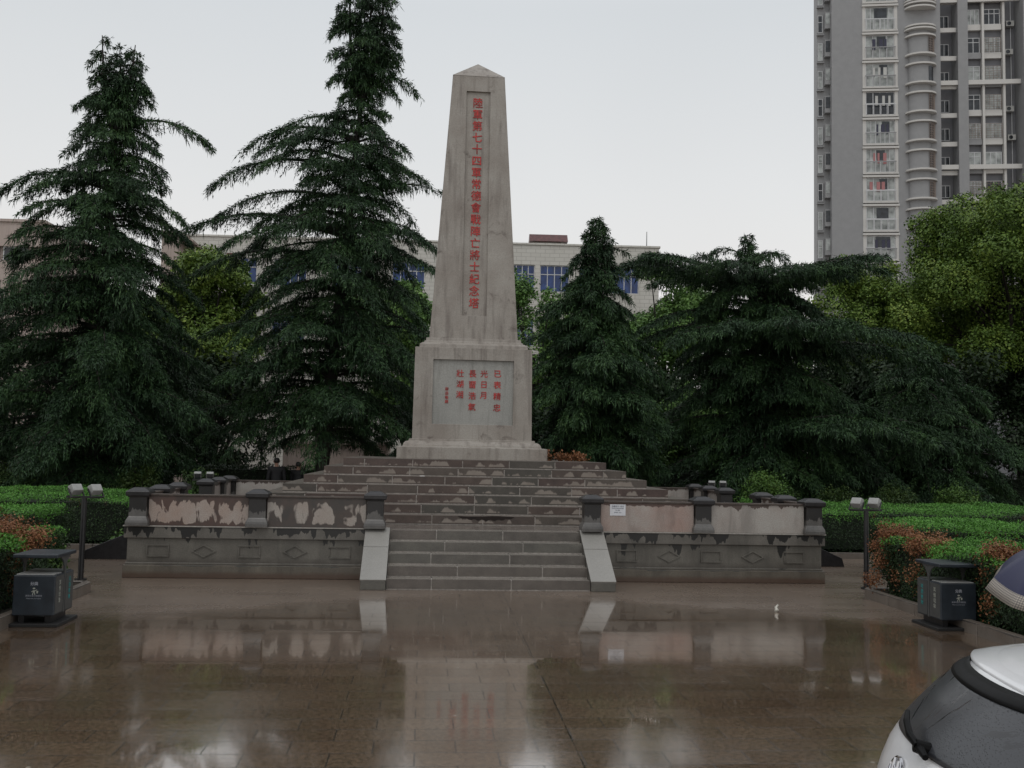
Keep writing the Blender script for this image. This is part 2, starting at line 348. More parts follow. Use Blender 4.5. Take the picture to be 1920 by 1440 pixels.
L_SHRUB = leaf_mat('shrub_leaves', ((0, (.015, .035, .010)), (.5, (.030, .062, .014)), (1, (.07, .11, .02))))
L_SHRUB2 = leaf_mat('bright_shrub_leaves', ((0, (.025, .06, .012)), (.5, (.055, .12, .02)), (1, (.11, .19, .03))))
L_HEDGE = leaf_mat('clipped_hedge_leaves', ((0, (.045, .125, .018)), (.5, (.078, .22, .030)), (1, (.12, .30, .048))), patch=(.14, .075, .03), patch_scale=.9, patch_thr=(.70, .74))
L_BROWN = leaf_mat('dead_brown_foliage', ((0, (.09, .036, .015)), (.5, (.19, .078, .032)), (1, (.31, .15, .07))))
L_HSHADE = leaf_mat('shaded_hedge_leaves', ((0, (.010, .022, .007)), (.5, (.018, .040, .012)), (1, (.034, .07, .02))), patch=(.10, .045, .02), patch_scale=1.3, patch_thr=(.64, .68))  # shade on the hedge sides put into the leaf colour
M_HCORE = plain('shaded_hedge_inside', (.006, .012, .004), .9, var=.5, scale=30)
M_BARK = plain('dark_wet_bark', (.022, .018, .014), .7, var=.4, scale=8, bump=.6)
M_TWIG = plain('bare_twig', (.05, .035, .025), .7, var=.3)
M_BLACK = plain('matt_black', (.006, .006, .006), .8, var=.1)
# ================================================================ ground
m = MB(); m.face([(-350, -120, 0), (350, -120, 0), (350, 500, 0), (-350, 500, 0)]); tag(m.build('plaza_ground', M_GROUND), kind='structure')
CX = -.03
RZ = .165
# ================================================================ terrace (raised platform inside the balustrade)
YT = 1.17; YB = 8.59
ter = empty('stone_terrace', (0, YT, 0), 'raised grey green stone terrace with a rust stained foot under the balustrade', 'terrace')
ter_inv = -YT
def P(o, parent):     # geometry written in world metres, object parented to an Empty that stands elsewhere
    o.parent = parent; o.matrix_parent_inverse = Matrix.Translation(parent.location).inverted(); return o
XO = 5.85
def wall_run(name, mat, z0, z1, off, bevel=0):
    """front wall left and right of the stairs plus both flanks, off = how far it stands proud; every length its own mesh"""
    for s in (-1, 1):
        a, b = (s*2.0, s*(XO+off)); x0, x1 = min(a, b), max(a, b); xs = sorted((s*(XO+off), s*(XO-.35)))
        for bx in ((x0, YT-off, z0, x1, YT+.3, z1), (xs[0], YT+.301, z0, xs[1], 3.75, z1), (xs[0], 5.95, z0, xs[1], YB+.3+off, z1)):
            m = MB(); m.box(*bx); P(m.build(name, mat, None, bevel=bevel), ter)
wall_run('base_course', M_BASE, 0, .215, .05, .012)
wall_run('string_course', M_WALL, .215, .25, .02, .008)
wall_run('wall', M_WALL, .25, .64, 0)
wall_run('coping', M_COPE, .645, .83, .05, .01)
wall_run('ledge_edge', M_EDGE, .83, .85, .065, .004)
for s in (-1, 1):            # carved reliefs: rectangles and lozenges in turn
    for k in range(5):
        x = s*(2.42+.735*k); m = MB()
        if k % 2 == 0:
            for a, b, c, d in ((-.18, .34, .18, .36), (-.18, .52, .18, .54), (-.18, .36, -.16, .52), (.16, .36, .18, .52)): m.box(x+a, YT-.022, b, x+c, YT, d)
            P(m.build('rectangle_relief', M_WALL, None), ter)
        else:
            o_, i_ = [(x-.2, .44), (x, .335), (x+.2, .44), (x, .545)], [(x-.165, .44), (x, .353), (x+.165, .44), (x, .527)]
            for q in range(4):
                m.poly([o_[q], o_[(q+1) % 4], i_[(q+1) % 4], i_[q]], 'y', YT, YT-.022)
            P(m.build('lozenge_relief', M_WALL, None), ter)
m = MB(); m.box(-XO+.34, YT+.3, .02, XO-.34, YB+.2, .822, skip='D'); P(m.build('deck', M_DECK, None), ter)
# ================================================================ entrance stair
st = empty('entrance_stair', (0, 0, 0), 'lower flight of five wide grey stone stairs between two sloping pale cheek stones', 'stair')
def blocks(mb, x0, x1, y0, y1, z0, z1, L, gap=.017, phase=None, zg=.019):
    x = x0; ph = rnd.random() if phase is None else phase; nx = x0+L*(.35+.65*ph)
    while x < x1-.02:
        e = min(nx, x1)
        if x1-e < .25: e = x1
        j = rnd.uniform(-.003, .003); uo = rnd.uniform(0, 50)
        k = len(mb.uv); mb.box(x+gap/2, y0+j, z0+zg, e-gap/2, y1, z1+rnd.uniform(-.002, .002), skip='D')
        for q in range(k, len(mb.uv)): mb.uv[q] = (mb.uv[q][0]+uo, mb.uv[q][1])
        x = e; nx = e+L*rnd.uniform(.88, 1.1)
def islands(mb, name, mat, parent):
    return P(mb.build(name, mat, None, bevel=0), parent)
for i in range(5):
    y0 = .27*i; m = MB(); y1 = y0+.285 if i < 4 else 1.45
    blocks(m, -1.6, 1.6, y0, y1, RZ*i, RZ*(i+1), 1.25)
    o = islands(m, 'stair_step', M_STEP, st)
m = MB()
for i in range(5): m.box(-1.598, .27*i+.008, RZ*i-.001 if i else 0, 1.598, .27*(i+1)+.2, RZ*(i+1)-.01)
P(m.build('mortar_bed', M_MORT, None, merge=False), st)
for s in (-1, 1):
    xs = sorted((s*1.605, s*1.995))
    m = MB(); m.poly([(-.06, .0), (-.06, .135), (YT, .852), (YT+.0, .0)][::-1], 'x', xs[0], xs[1])
    ck = P(m.build('cheek_wall', M_STEP, None, bevel=.008), st)
    m = MB()                                   # pale facing slabs on the slope, two lengths with an open joint
    def sl(t, h): y = -.06+t*(YT+.06); z = .135+t*(.852-.135); n = Vector((0, -(.717), YT+.06)).normalized(); return (y+n.y*h, z+n.z*h)
    for t0, t1 in ((0, .60), (.606, .985)):
        m.poly([sl(t0, 0), sl(t1, 0), sl(t1, .03), sl(t0, .03)][::-1], 'x', xs[0]-.006, xs[1]+.006)
    o = P(m.build('slope_slab', M_CHEEK, None, bevel=.004), ck)
    o.parent = ck; o.matrix_parent_inverse = ck.matrix_world.inverted(); o.matrix_parent_inverse = Matrix()
# ================================================================ side stair cheeks (dark sloping stones on both flanks of the terrace)
for s in (-1, 1):
    e = empty('side_stair', (s*6.4, 4.85, 0), ('left' if s < 0 else 'right')+' side stair with low dark sloping cheek stones at the '+('left' if s < 0 else 'right')+' flank of the terrace', 'stair', 'side stairs of the terrace')
    for i in range(5):
        m = MB(); xs = sorted((s*(XO+.02), s*(XO+1.3-.26*i))); m.box(xs[0], 4.0, RZ*i+(.002 if i else 0), xs[1], 5.7, RZ*(i+1)); P(m.build('stair_step', M_STEP, None), e)
    for yy in (3.72, 5.72):
        m = MB(); pr = [(s*(XO+.01), 0), (s*(XO+1.55), 0), (s*(XO+1.5), .17), (s*(XO+.01), .80)]
        m.poly(pr if s < 0 else pr[::-1], 'y', yy, yy+.26); P(m.build('cheek_wall', M_CAP, None, bevel=.01), e)
# ================================================================ balustrade
bal = empty('stone_balustrade', (0, YT, .85), 'stone balustrade of dark capped posts and stained granite panels around the terrace', 'balustrade')
ZL = .851
def post_parts(x, y):
    m = MB()
    m.prism([(.18, ZL), (.18, ZL+.05), (.172, ZL+.085), (.148, ZL+.135), (.138, ZL+.15), (.138, 1.30), (.15, 1.322)], x, y)
    p = P(m.build('post', M_POST, None, bevel=.006), bal)
    m = MB(); m.prism([(.165, 1.322), (.185, 1.34), (.188, 1.40), (.165, 1.418), (.09, 1.462), (.0, 1.468)], x, y)
    c = m.build('cap', M_CAP, None, bevel=.006); c.parent = p; c.matrix_parent_inverse = Matrix()
FX = (5.675, 3.72, 1.80)
for s in (-1, 1):
    for x in FX: post_parts(s*x+(0 if s > 0 else -.05*(x < 5)), YT)
    for y in (1.17+1.32, 1.17+2.54, 1.17+4.94, 1.17+6.22, YB): post_parts(s*5.675, y)
def panel(x0, y0, x1, y1, mat, axis):
    z1 = 1.335
    m = MB()
    if axis == 'x': m.box(x0, y0-.055, ZL, x1, y0+.055, z1)
    else: m.box(x0-.055, y0, ZL, x0+.055, y1, z1)
    pn = P(m.build('panel', mat, None, bevel=.006), bal)
    m = MB()
    if axis == 'x': m.box(x0, y0-.075, z1+.001, x1, y0+.075, z1+.03)
    else: m.box(x0-.075, y0, z1+.001, x0+.075, y1, z1+.03)
    r_ = m.build('rail', M_BLOCKT, None, bevel=.004); r_.parent = pn; r_.matrix_parent_inverse = Matrix()
M_BLOCKT = plain('brown_top_rail_stone', (.075, .058, .048), .4, var=.3, scale=9)
panel(-5.52, YT, -3.92, YT, M_GRAN_L1, 'x'); panel(-3.62, YT, -2.0, YT, M_GRAN_L2, 'x')
panel(1.955, YT, 3.57, YT, M_GRAN_P, 'x'); panel(3.87, YT, 5.52, YT, M_GRAN_R, 'x')
for s in (-1, 1):
    for a, b in ((1.32, 2.34), (2.64, 3.56), (6.26, 7.24), (7.54, 8.44)): panel(s*5.675, a, s*5.675, b, M_GRAN_E if s < 0 else M_GRAN_R, 'y')
    xs = sorted((s*5.52, s*2.9)); panel(xs[0], YB, xs[1], YB, M_GRAN_R, 'x')
# paper notice on the panel right of the stair
n = tag(bpy.data.objects.new('paper_notice', None), 'small white printed paper notice pasted on the granite panel right of the stairs', 'notice'); COL.objects.link(n); n.location = (2.245, YT-.06, 1.22)
m = MB(); m.box(-.135, -.004, -.1, .135, 0, .09); m.build('sheet', plain('wet_white_paper', (.62, .63, .66), .5, var=.05), n)
M_INK = plain('grey_print', (.16, .18, .22), .6)
mes = [text_mesh('t', b, s_, M_INK, n, (0, -.0055, z), bold=.0, depth=.0004) for b, s_, z in (('温馨提示 请勿', .034, .055), ('爱护纪念设施保持肃静', .021, .02), ('禁止攀爬', .02, -.012), ('管理处 电话', .024, -.048))]
join_meshes('print', mes, M_INK, n)
# ================================================================ stepped pyramid
YC = 7.22; TR = .347; W0 = 2.685
pyr = empty('stepped_pyramid', (0, YC, .825), 'stepped pyramid of seven courses in brown and grey stone with pale stains under the monument', 'stepped base')
Y1 = YC-W0-6*TR
for i in range(7):
    h = W0+(6-i)*TR; z0 = .825+RZ*i; z1 = z0+RZ; m = MB(); d = TR+.05 if i < 6 else .45
    blocks(m, -h, h, YC-h, YC-h+d, z0, z1, 1.02)
    L0 = len(m.f)
    for s in (-1, 1):                            # flanks
        y = YC-h+d
        while y < YC+h-.1:
            e = min(y+rnd.uniform(.9, 1.1), YC+h); xs = sorted((s*h, s*(h-d)))
            m.box(xs[0], y+.007, z0+.013, xs[1], e-.007, z1, skip='D'); y = e
    if i == 6:
        for a in range(6):
            y = YC-h+d; x = -h+d+a*(2*(h-d))/6
            m.box(x+.006, y+.006, z0, x+(2*(h-d))/6-.006, YC+h-d, z1, skip='D')
    o = P(m.build('course', M_BLOCK, None), pyr)
m = MB()
for i in range(7):
    h = W0+(6-i)*TR-.008; z0 = .823+RZ*i; m.box(-h, YC-h, z0, h, YC+h, z0+RZ-.012)
P(m.build('mortar_core', M_MORT, None, merge=False), pyr)
# scorch from burnt offerings on the lowest course, ash heap
def scorch():
    g = G('scorched_soot'); g.col(g.mix(g.noise(g.obj(), 14, 4), (.004, .003, .003), (.03, .018, .013))); g.rough(.9); return g.m
m = MB(); pts = []
k = 26
for i in range(k+1):
    t = i/k; x = -.42+1.02*t; pts.append((x, .985-.01*math.sin(7*t)))
low = [(x, .985-.012-.075*math.sin(math.pi*(j/k))**.5*(.6+.4*math.sin(j*2.3)**2)) for j, (x, _) in enumerate(pts)]
for i in range(k): m.face([(low[i][0], Y1-.0045, low[i][1]), (low[i+1][0], Y1-.0045, low[i+1][1]), (pts[i+1][0], Y1-.0045, pts[i+1][1]), (pts[i][0], Y1-.0045, pts[i][1])])
P(m.build('soot_stain', scorch(), None), pyr)
# ================================================================ monument
mon = empty('obelisk_monument', (CX, YC, 1.98), 'tall grey concrete war memorial obelisk with red vertical inscription on a panelled plinth', 'obelisk')
m = MB(); m.prism([(1.62, 1.982), (1.62, 2.235), (1.5, 2.25), (1.495, 2.28), (1.475, 2.32), (1.44, 2.352), (1.37, 2.37), (1.37, 2.41), (1.31, 2.412)], CX, YC)
P(m.build('moulded_base', M_MON, None, bevel=.01), mon)
def framed_block(name, z0, z1, h0, h1, wx, wz0, wz1, depth, panel_mat, pname):
    """square block; its front face carries a sunk rectangular field (a sub-part)"""
    hw = lambda z: h0+(h1-h0)*(z-z0)/(z1-z0)
    yf = lambda z, d=0: YC-hw(z)+d
    m = MB()
    c = [(-1, -1), (1, -1), (1, 1), (-1, 1)]
    for k in (1, 2, 3):
        a, b = c[k], c[(k+1) % 4]
        m.face([(CX+a[0]*h0, YC+a[1]*h0, z0), (CX+b[0]*h0, YC+b[1]*h0, z0), (CX+b[0]*h1, YC+b[1]*h1, z1), (CX+a[0]*h1, YC+a[1]*h1, z1)])
    m.face([(CX-h1, YC-h1, z1), (CX+h1, YC-h1, z1), (CX+h1, YC+h1, z1), (CX-h1, YC+h1, z1)])
    O = [(CX-h0, yf(z0), z0), (CX+h0, yf(z0), z0), (CX+h1, yf(z1), z1), (CX-h1, yf(z1), z1)]
    I = [(CX-wx, yf(wz0), wz0), (CX+wx, yf(wz0), wz0), (CX+wx, yf(wz1), wz1), (CX-wx, yf(wz1), wz1)]
    B = [(CX-wx, yf(wz0, depth), wz0), (CX+wx, yf(wz0, depth), wz0), (CX+wx, yf(wz1, depth), wz1), (CX-wx, yf(wz1, depth), wz1)]
    for k in range(4):
        j = (k+1) % 4; m.face([O[k], O[j], I[j], I[k]]); m.face([I[k], I[j], B[j], B[k]])
    o = P(m.build(name, M_MON, None, bevel=.006), mon)
    m = MB(); m.face(B); q = m.build(pname, panel_mat, None); q.parent = o; q.matrix_parent_inverse = Matrix()
    return o, yf
pl, pyf = framed_block('plinth', 2.412, 4.42, 1.305, 1.285, .885, 2.74, 4.155, .055, M_PANEL, 'inscription_slab')
m = MB(); m.prism([(1.20, 4.421), (1.19, 4.50), (1.13, 4.54), (1.10, 4.541), (1.09, 4.58), (1.06, 4.585), (1.05, 4.655)], CX, YC); P(m.build('plinth_cornice', M_MON, None, bevel=.008), mon)
sh, syf = framed_block('shaft', 4.656, 10.80, .985, .60, .275, 5.18, 10.44, .05, M_MON, 'sunk_strip')
m = MB(); m.prism([(.60, 10.801), (.602, 10.815), (.0, 11.34)], CX, YC); P(m.build('pyramidal_cap', M_MON, None), mon)
BOLD = ((-.010, 0, 0), (.010, .0007, 0), (0, .0014, .009), (0, .0021, -.009))
lean = math.atan((.985-.60)/(10.8-4.656))
for i, ch in enumerate('陸軍第七十四軍常德會戰陣亡將士紀念塔'):
    z = 10.16-i*.2765
    mes = []
    for dx, dy, dz in BOLD: mes.append(text_mesh('c', ch, .25, M_RED, sh, (CX-.01+dx*.25, syf(z, .05)-.006-dy, z+dz*.25), bold=.0, depth=.004, rot=(math.pi/2-lean, 0, 0), sx=.95))
    join_meshes('red_character', mes, M_RED, sh)
def col_text(chars, x, z, dz, size, bold=.02):
    for i, ch in enumerate(chars):
        mes = [text_mesh('c', ch, size, M_RED, pl, (x+a*size*bold*60, pyf(z-i*dz, .055)-.005-b, z-i*dz+c*size*bold*60), bold=.0, depth=.003) for a, b, c in BOLD]
        join_meshes('red_character', mes, M_RED, pl)
col_text('已表精忠', .50, 3.86, .25, .175); col_text('光日月', .205, 3.85, .235, .17); col_text('長畱浩氣', -.05, 3.85, .245, .175); col_text('壯湖湘', -.32, 3.85, .235, .17); col_text('薛岳敬題', -.605, 3.505, .092, .08, .005)
bpy.context.view_layer.update()
# ================================================================ vegetation
def kites(base, d, w, ln, wd):
    """kite shaped leaves: base (n,3), direction d, width dir w (unit), length ln, width wd"""
    ln = np.asarray(ln)[:, None]; wd = np.asarray(wd)[:, None]
    mid = base+d*ln*.45
    return np.stack([base, mid+w*wd*.5, base+d*ln, mid-w*wd*.5], 1)
def unit(a): return a/np.maximum(np.linalg.norm(a, axis=1, keepdims=True), 1e-6)
def cedar(X, Y, top, prof, zmin, seed, nbr, label, keys=(), leaders=((0, 0, 0),), trunk_r=.24, dens=1.0, lean=(0, 0), tuft=(.135, .030), skirt=.35, group='deodar cedars behind the terrace'):
    """prof rows: z, reach to the left, reach to the right, reach towards/away. keys: z, azimuth deg, length, rise, droop"""
    rg = np.random.default_rng(seed)
    root = empty('cedar_tree', (X, Y, 0), label, 'tree', group)
    pz = [p[0] for p in prof]
    def axis(z, L=None):
        t = np.clip(z/top, 0, 1); lx = lean[0]*t; ly = lean[1]*t
        return np.array([X+lx, Y+ly, z])
    m = MB(); m.tube([axis(z) for z in np.linspace(0, top*.97, 12)], list(np.linspace(trunk_r, .025, 12)), 9)
    segs = []
    def branch(z, az, L, rise, droop, ax=None, wfac=1.0):
        n = 9; s = np.linspace(0, 1, n); o = axis(z) if ax is None else ax
        a = az+rg.normal(0, .05)+np.cumsum(rg.normal(0, .045, n))
        dx = np.concatenate([[0], np.cumsum(np.cos(a[1:])/(n-1))])*L; dy = np.concatenate([[0], np.cumsum(np.sin(a[1:])/(n-1))])*L
        dz = L*(rise*s-droop*s**2.6)
        pts = np.stack([o[0]+dx, o[1]+dy, o[2]+dz], 1)
        r0 = .018+.016*L
        m.tube(pts[:-1], list(np.linspace(r0, .008, n-1)), 5, cap=False)
        segs.append((pts, L, wfac))
    for k in keys: branch(k[0], R(k[1]), k[2], k[3], k[4], wfac=(k[5] if len(k) > 5 else 1))
    for i in range(nbr):
        u = (i+rg.random())/nbr; z = zmin+(top-.15-zmin)*u**1.13
        az = i*2.39996+rg.normal(0, .25)
        l = np.interp(z, pz, [p[1] for p in prof]); r = np.interp(z, pz, [p[2] for p in prof]); f = np.interp(z, pz, [p[3] for p in prof])
        c, s = math.cos(az), math.sin(az); side = r if c > 0 else l
        L = 1/math.sqrt((c/side)**2+(s/f)**2)*rg.uniform(.55, 1.06)
        if L < .12: L = .12
        branch(z, az, L, rg.uniform(.05, .34), rg.uniform(.30, .55))
    for (lx, lz0, lz1) in leaders:          # extra leading shoots beside the main one
        if lz1 <= 0: continue
        b0 = axis(lz0); pts = [b0, b0+np.array([lx*.7, 0, (lz1-lz0)*.35]), b0+np.array([lx, 0, (lz1-lz0)])]
        m.tube(pts, [.09, .06, .015], 6)
        for q in range(int((lz1-lz0)*8)):
            t = rg.random(); z = lz0+(lz1-lz0)*(.12+.88*t); L = (.18+(1-t)*.85)*rg.uniform(.7, 1.1)
            branch(z, rg.uniform(0, 6.28), L, rg.uniform(.0, .3), rg.uniform(.3, .6), ax=np.array([b0[0]+lx*min(1, .4+t), b0[1], z]))
    B, D, Wd, LN, WW = [], [], [], [], []
    for pts, L, wf in segs:
        nt_ = max(4, int(L/.062*dens)); s = np.sort(rg.uniform(.04 if L < 1.5 else .12, 1, nt_))
        seg = s*8; i0 = np.minimum(seg.astype(int), 7); fr = (seg-i0)[:, None]
        p = pts[i0]*(1-fr)+pts[i0+1]*fr; fwd = unit(pts[i0+1]-pts[i0])
        sidev = unit(np.stack([-fwd[:, 1], fwd[:, 0], np.zeros(nt_)], 1))
        sg = np.where(np.arange(nt_) % 2 == 0, 1, -1)[:, None]
        ang = (R(62)-R(38)*s)[:, None]+rg.normal(0, .15, (nt_, 1))
        td = unit(fwd*np.cos(ang)+sidev*sg*np.sin(ang)+np.array([0, 0, .12]))
        tl = (np.minimum(1.25, .36*L*wf+.14)*(1-s**2.2*.72)*rg.uniform(.55, 1.1, nt_))
        K = 13
        step = np.arange(K)[None, :]/(K-1)
        q = p[:, None, :]+td[:, None, :]*(tl[:, None]*step)[:, :, None]
        q[:, :, 2] -= (tl[:, None]*.42*step**2)+rg.uniform(0, .03, (nt_, K))
        dirn = np.repeat(td[:, None, :], K, 1).copy(); dirn[:, :, 2] -= .84*step*1.0
        keep = (rg.random((nt_, K)) < np.clip(tl[:, None]/.55+.25, 0, 1))
        q = q[keep]; dirn = unit(dirn[keep])
        for rep in range(2):
            nq = len(q); jd = unit(dirn+rg.normal(0, .42, (nq, 3))+np.array([0, 0, -.25 if rep else .0]))
            side = unit(np.cross(jd, np.array([0, 0, 1.])+rg.normal(0, .5, (nq, 3))))
            B.append(q+rg.normal(0, .03, (nq, 3))); D.append(jd); Wd.append(side); LN.append(rg.uniform(.7, 1.25, nq)*tuft[0]); WW.append(rg.uniform(.7, 1.3, nq)*tuft[1])
        nb = int(L*38*wf)+6; ss = rg.uniform(.1, 1, nb)*8; i1 = np.minimum(ss.astype(int), 7); f1 = (ss-i1)[:, None]     # short sprays on the limb itself
        pb = pts[i1]*(1-f1)+pts[i1+1]*f1; db = unit(unit(pts[i1+1]-pts[i1])+rg.normal(0, .7, (nb, 3))); q = np.concatenate([q, pb+db*.03]); dirn = np.concatenate([dirn, unit(db+np.array([0, 0, -.5]))])
        B.append(pb); D.append(db); Wd.append(unit(np.cross(db, rg.normal(0, 1, (nb, 3))))); LN.append(rg.uniform(.8, 1.4, nb)*tuft[0]); WW.append(rg.uniform(.7, 1.3, nb)*tuft[1])
        sel = rg.random(len(q)) < skirt       # pendulous shoots
        qq = q[sel]; nq = len(qq); jd = unit(np.array([0, 0, -1.])+rg.normal(0, .22, (nq, 3))+dirn[sel]*.25)
        side = unit(np.cross(jd, rg.normal(0, 1, (nq, 3))))
        B.append(qq); D.append(jd); Wd.append(side); LN.append(rg.uniform(.8, 2.9, nq)*tuft[0]); WW.append(rg.uniform(.6, 1.0, nq)*tuft[1])
    V = kites(np.concatenate(B), np.concatenate(D), np.concatenate(Wd), np.concatenate(LN), np.concatenate(WW))
    P(m.build('trunk', M_BARK, None, merge=False), root)
    P(quads('crown', V, L_CEDAR), root)
    return root
def leaf_cloud(rg, clumps, per, size, shell=.5, up=.5):
    """clumps: (x,y,z,rx,rz)"""
    Vs = []
    for (x, y, z, rx, rz) in clumps:
        n = int(per*rx*rx*4)
        d = unit(rg.normal(0, 1, (n, 3))); rad = (1-shell*rg.random(n)**1.6)*(1+.16*np.sin(d[:, 0]*7+x*3)*np.cos(d[:, 2]*6+y))
        p = d*rad[:, None]*np.array([rx, rx, rz])+np.array([x, y, z])+rg.normal(0, .05, (n, 3))
        nn = unit(d+rg.normal(0, .55, (n, 3))+np.array([0, 0, up])); a = unit(np.cross(nn, rg.normal(0, 1, (n, 3)))); b = np.cross(nn, a)
        Vs.append(kites(p, a, b, rg.uniform(.7, 1.3, n)*size, rg.uniform(.7, 1.2, n)*size*.62))
    return np.concatenate(Vs)
def broadleaf(X, Y, base_z, top, rad, seed, mat, label, n_cl=26, per=330, size=.14, trunk_r=.2, name='broadleaf_tree', group=None, sq=1.0):
    rg = np.random.default_rng(seed); root = empty(name, (X, Y, 0), label, 'tree', group)
    cl = []; m = MB(); cz = (base_z+top)/2; hz = (top-base_z)/2
    m.tube([(X, Y, 0), (X+.1, Y, base_z*.6), (X, Y, cz)], [trunk_r, trunk_r*.8, trunk_r*.45], 8)
    for i in range(n_cl):
        d = rg.normal(0, 1, 3); d /= np.linalg.norm(d); q = rg.uniform(.5, .98)
        r = rad*rg.uniform(.14, .30)*(1 if rad > 5 else 1.2); c = np.array([X+d[0]*rad*q, Y+d[1]*rad*q*sq, cz+d[2]*hz*q])
        cl.append((*c, r, r*.8)); mid = (np.array([X, Y, base_z+(cz-base_z)*.6])+c)/2+np.array([0, 0, -.3])
        m.tube([(X, Y, base_z*.75), tuple(mid), tuple(c)], [trunk_r*.4, trunk_r*.22, .015], 5, cap=False)
    cl.append((X, Y, cz, rad*.5, hz*.5))
    # small outer sprays roughen the outline
    for c in list(cl):
        for k in range(5):
            d = rg.normal(0, 1, 3); d /= np.linalg.norm(d); cl.append((c[0]+d[0]*c[3]*.95, c[1]+d[1]*c[3]*.95, c[2]+d[2]*c[4]*.95, c[3]*.32, c[3]*.28))
    P(m.build('trunk', M_BARK, None, merge=False), root); P(quads('crown', leaf_cloud(rg, cl, per, size), mat), root)
    return root
# --- the five big conifers
cedar(-11.0, 15, 14.5, [(1.2, 3.6, 3.1, 3.2), (3.5, 5.0, 3.5, 3.8), (6.5, 4.4, 2.9, 3.6), (8.8, 3.1, 2.5, 2.6), (10.4, 2.3, 2.1, 2.0), (12, 1.5, 1.5, 1.5), (13, 1.15, 1.1, 1.1), (14.0, .5, .6, .5), (14.3, .25, .25, .25)], 1.3, 11, 215,
      'tall pointed deodar cedar with forked tip at the left edge of the picture', leaders=((-.55, 11.5, 14.75), (.45, 11.8, 14.5)), lean=(.3, 0),
      keys=((11.95, 5, 2.75, .34, .46, .8), (10.0, 178, 3.1, .40, .48, .8), (8.3, 182, 3.1, .3, .4), (9.6, -10, 2.3, .15, .42), (7.2, -60, 3.3, .2, .35, 1.3), (6.2, -120, 3.8, .22, .3, 1.3), (4.8, -75, 3.9, .2, .3, 1.3), (3.6, -40, 4.0, .2, .32, 1.3), (3.4, -130, 4.3, .2, .3, 1.3)), dens=1.0)
cedar(-4.5, 17, 18.2, [(1.4, 3.0, 2.7, 3.0), (3.5, 4.0, 3.4, 3.8), (5.9, 4.1, 3.6, 4.0), (7.2, 2.8, 3.4, 3.6), (8.6, 4.2, 3.4, 3.4), (9.3, 4.2, 3.2, 3.2), (11, 3.6, 2.7, 2.8), (12.6, 3.0, 1.9, 2.2), (13.3, 1.2, 1.0, 1.3), (14.2, .8, .9, 1.0), (15.5, 1.5, 1.5, 1.3), (17.4, 1.0, 1.0, .9), (18.2, .4, .4, .3)], 2.5, 23, 215,
      'tallest deodar cedar with leaning trunk and two leaders just left of the obelisk', leaders=((-.55, 13.6, 18.7), (.75, 13.6, 18.5)), lean=(1.35, 0), trunk_r=.26,
      keys=((13.0, 176, 2.9, .35, .5, .8), (12.5, 181, 3.7, .32, .46, .8), (11.3, 183, 4.6, .34, .46, .8), (10.4, 180, 4.3, .25, .4), (9.3, 179, 5.6, .30, .38, .7), (8.3, 182, 5.4, .28, .40, .8), (14.4, 0, 1.9, .5, .62, .9), (11.9, 0, 1.9, .1, .4), (10.6, 3, 3.1, .36, .28, .45), (9.3, -8, 3.2, .2, .4), (8.3, -25, 3.6, .22, .36), (7.3, -80, 3.6, .3, .34, 1.3), (5.6, -110, 4.4, .26, .3, 1.4), (5.2, -55, 4.0, .24, .3, 1.3), (3.6, -80, 4.5, .2, .26, 1.3), (3.3, 200, 5.0, .2, .3, 1.2), (6.1, 190, 4.4, .2, .30, 1.1)), dens=1.0)
cedar(4.05, 14, 9.6, [(1.9, 1.7, 2.1, 2.0), (3.0, 2.1, 2.6, 2.3), (4.6, 2.2, 2.3, 2.2), (6.3, 1.85, 1.6, 1.7), (7.6, 1.15, 1.0, 1.1), (8.7, .6, .65, .6), (9.4, .18, .2, .2), (9.6, .08, .08, .08)], 1.9, 37, 200,
      'small slim cone shaped deodar cedar right of the obelisk', keys=((8.45, 0, 1.0, .2, .3, .7), (6.75, 175, 1.7, .2, .3), (5.0, -90, 2.3, .2, .3, 1.3), (3.9, -60, 2.5, .2, .3, 1.2)), trunk_r=.15, dens=1.1)
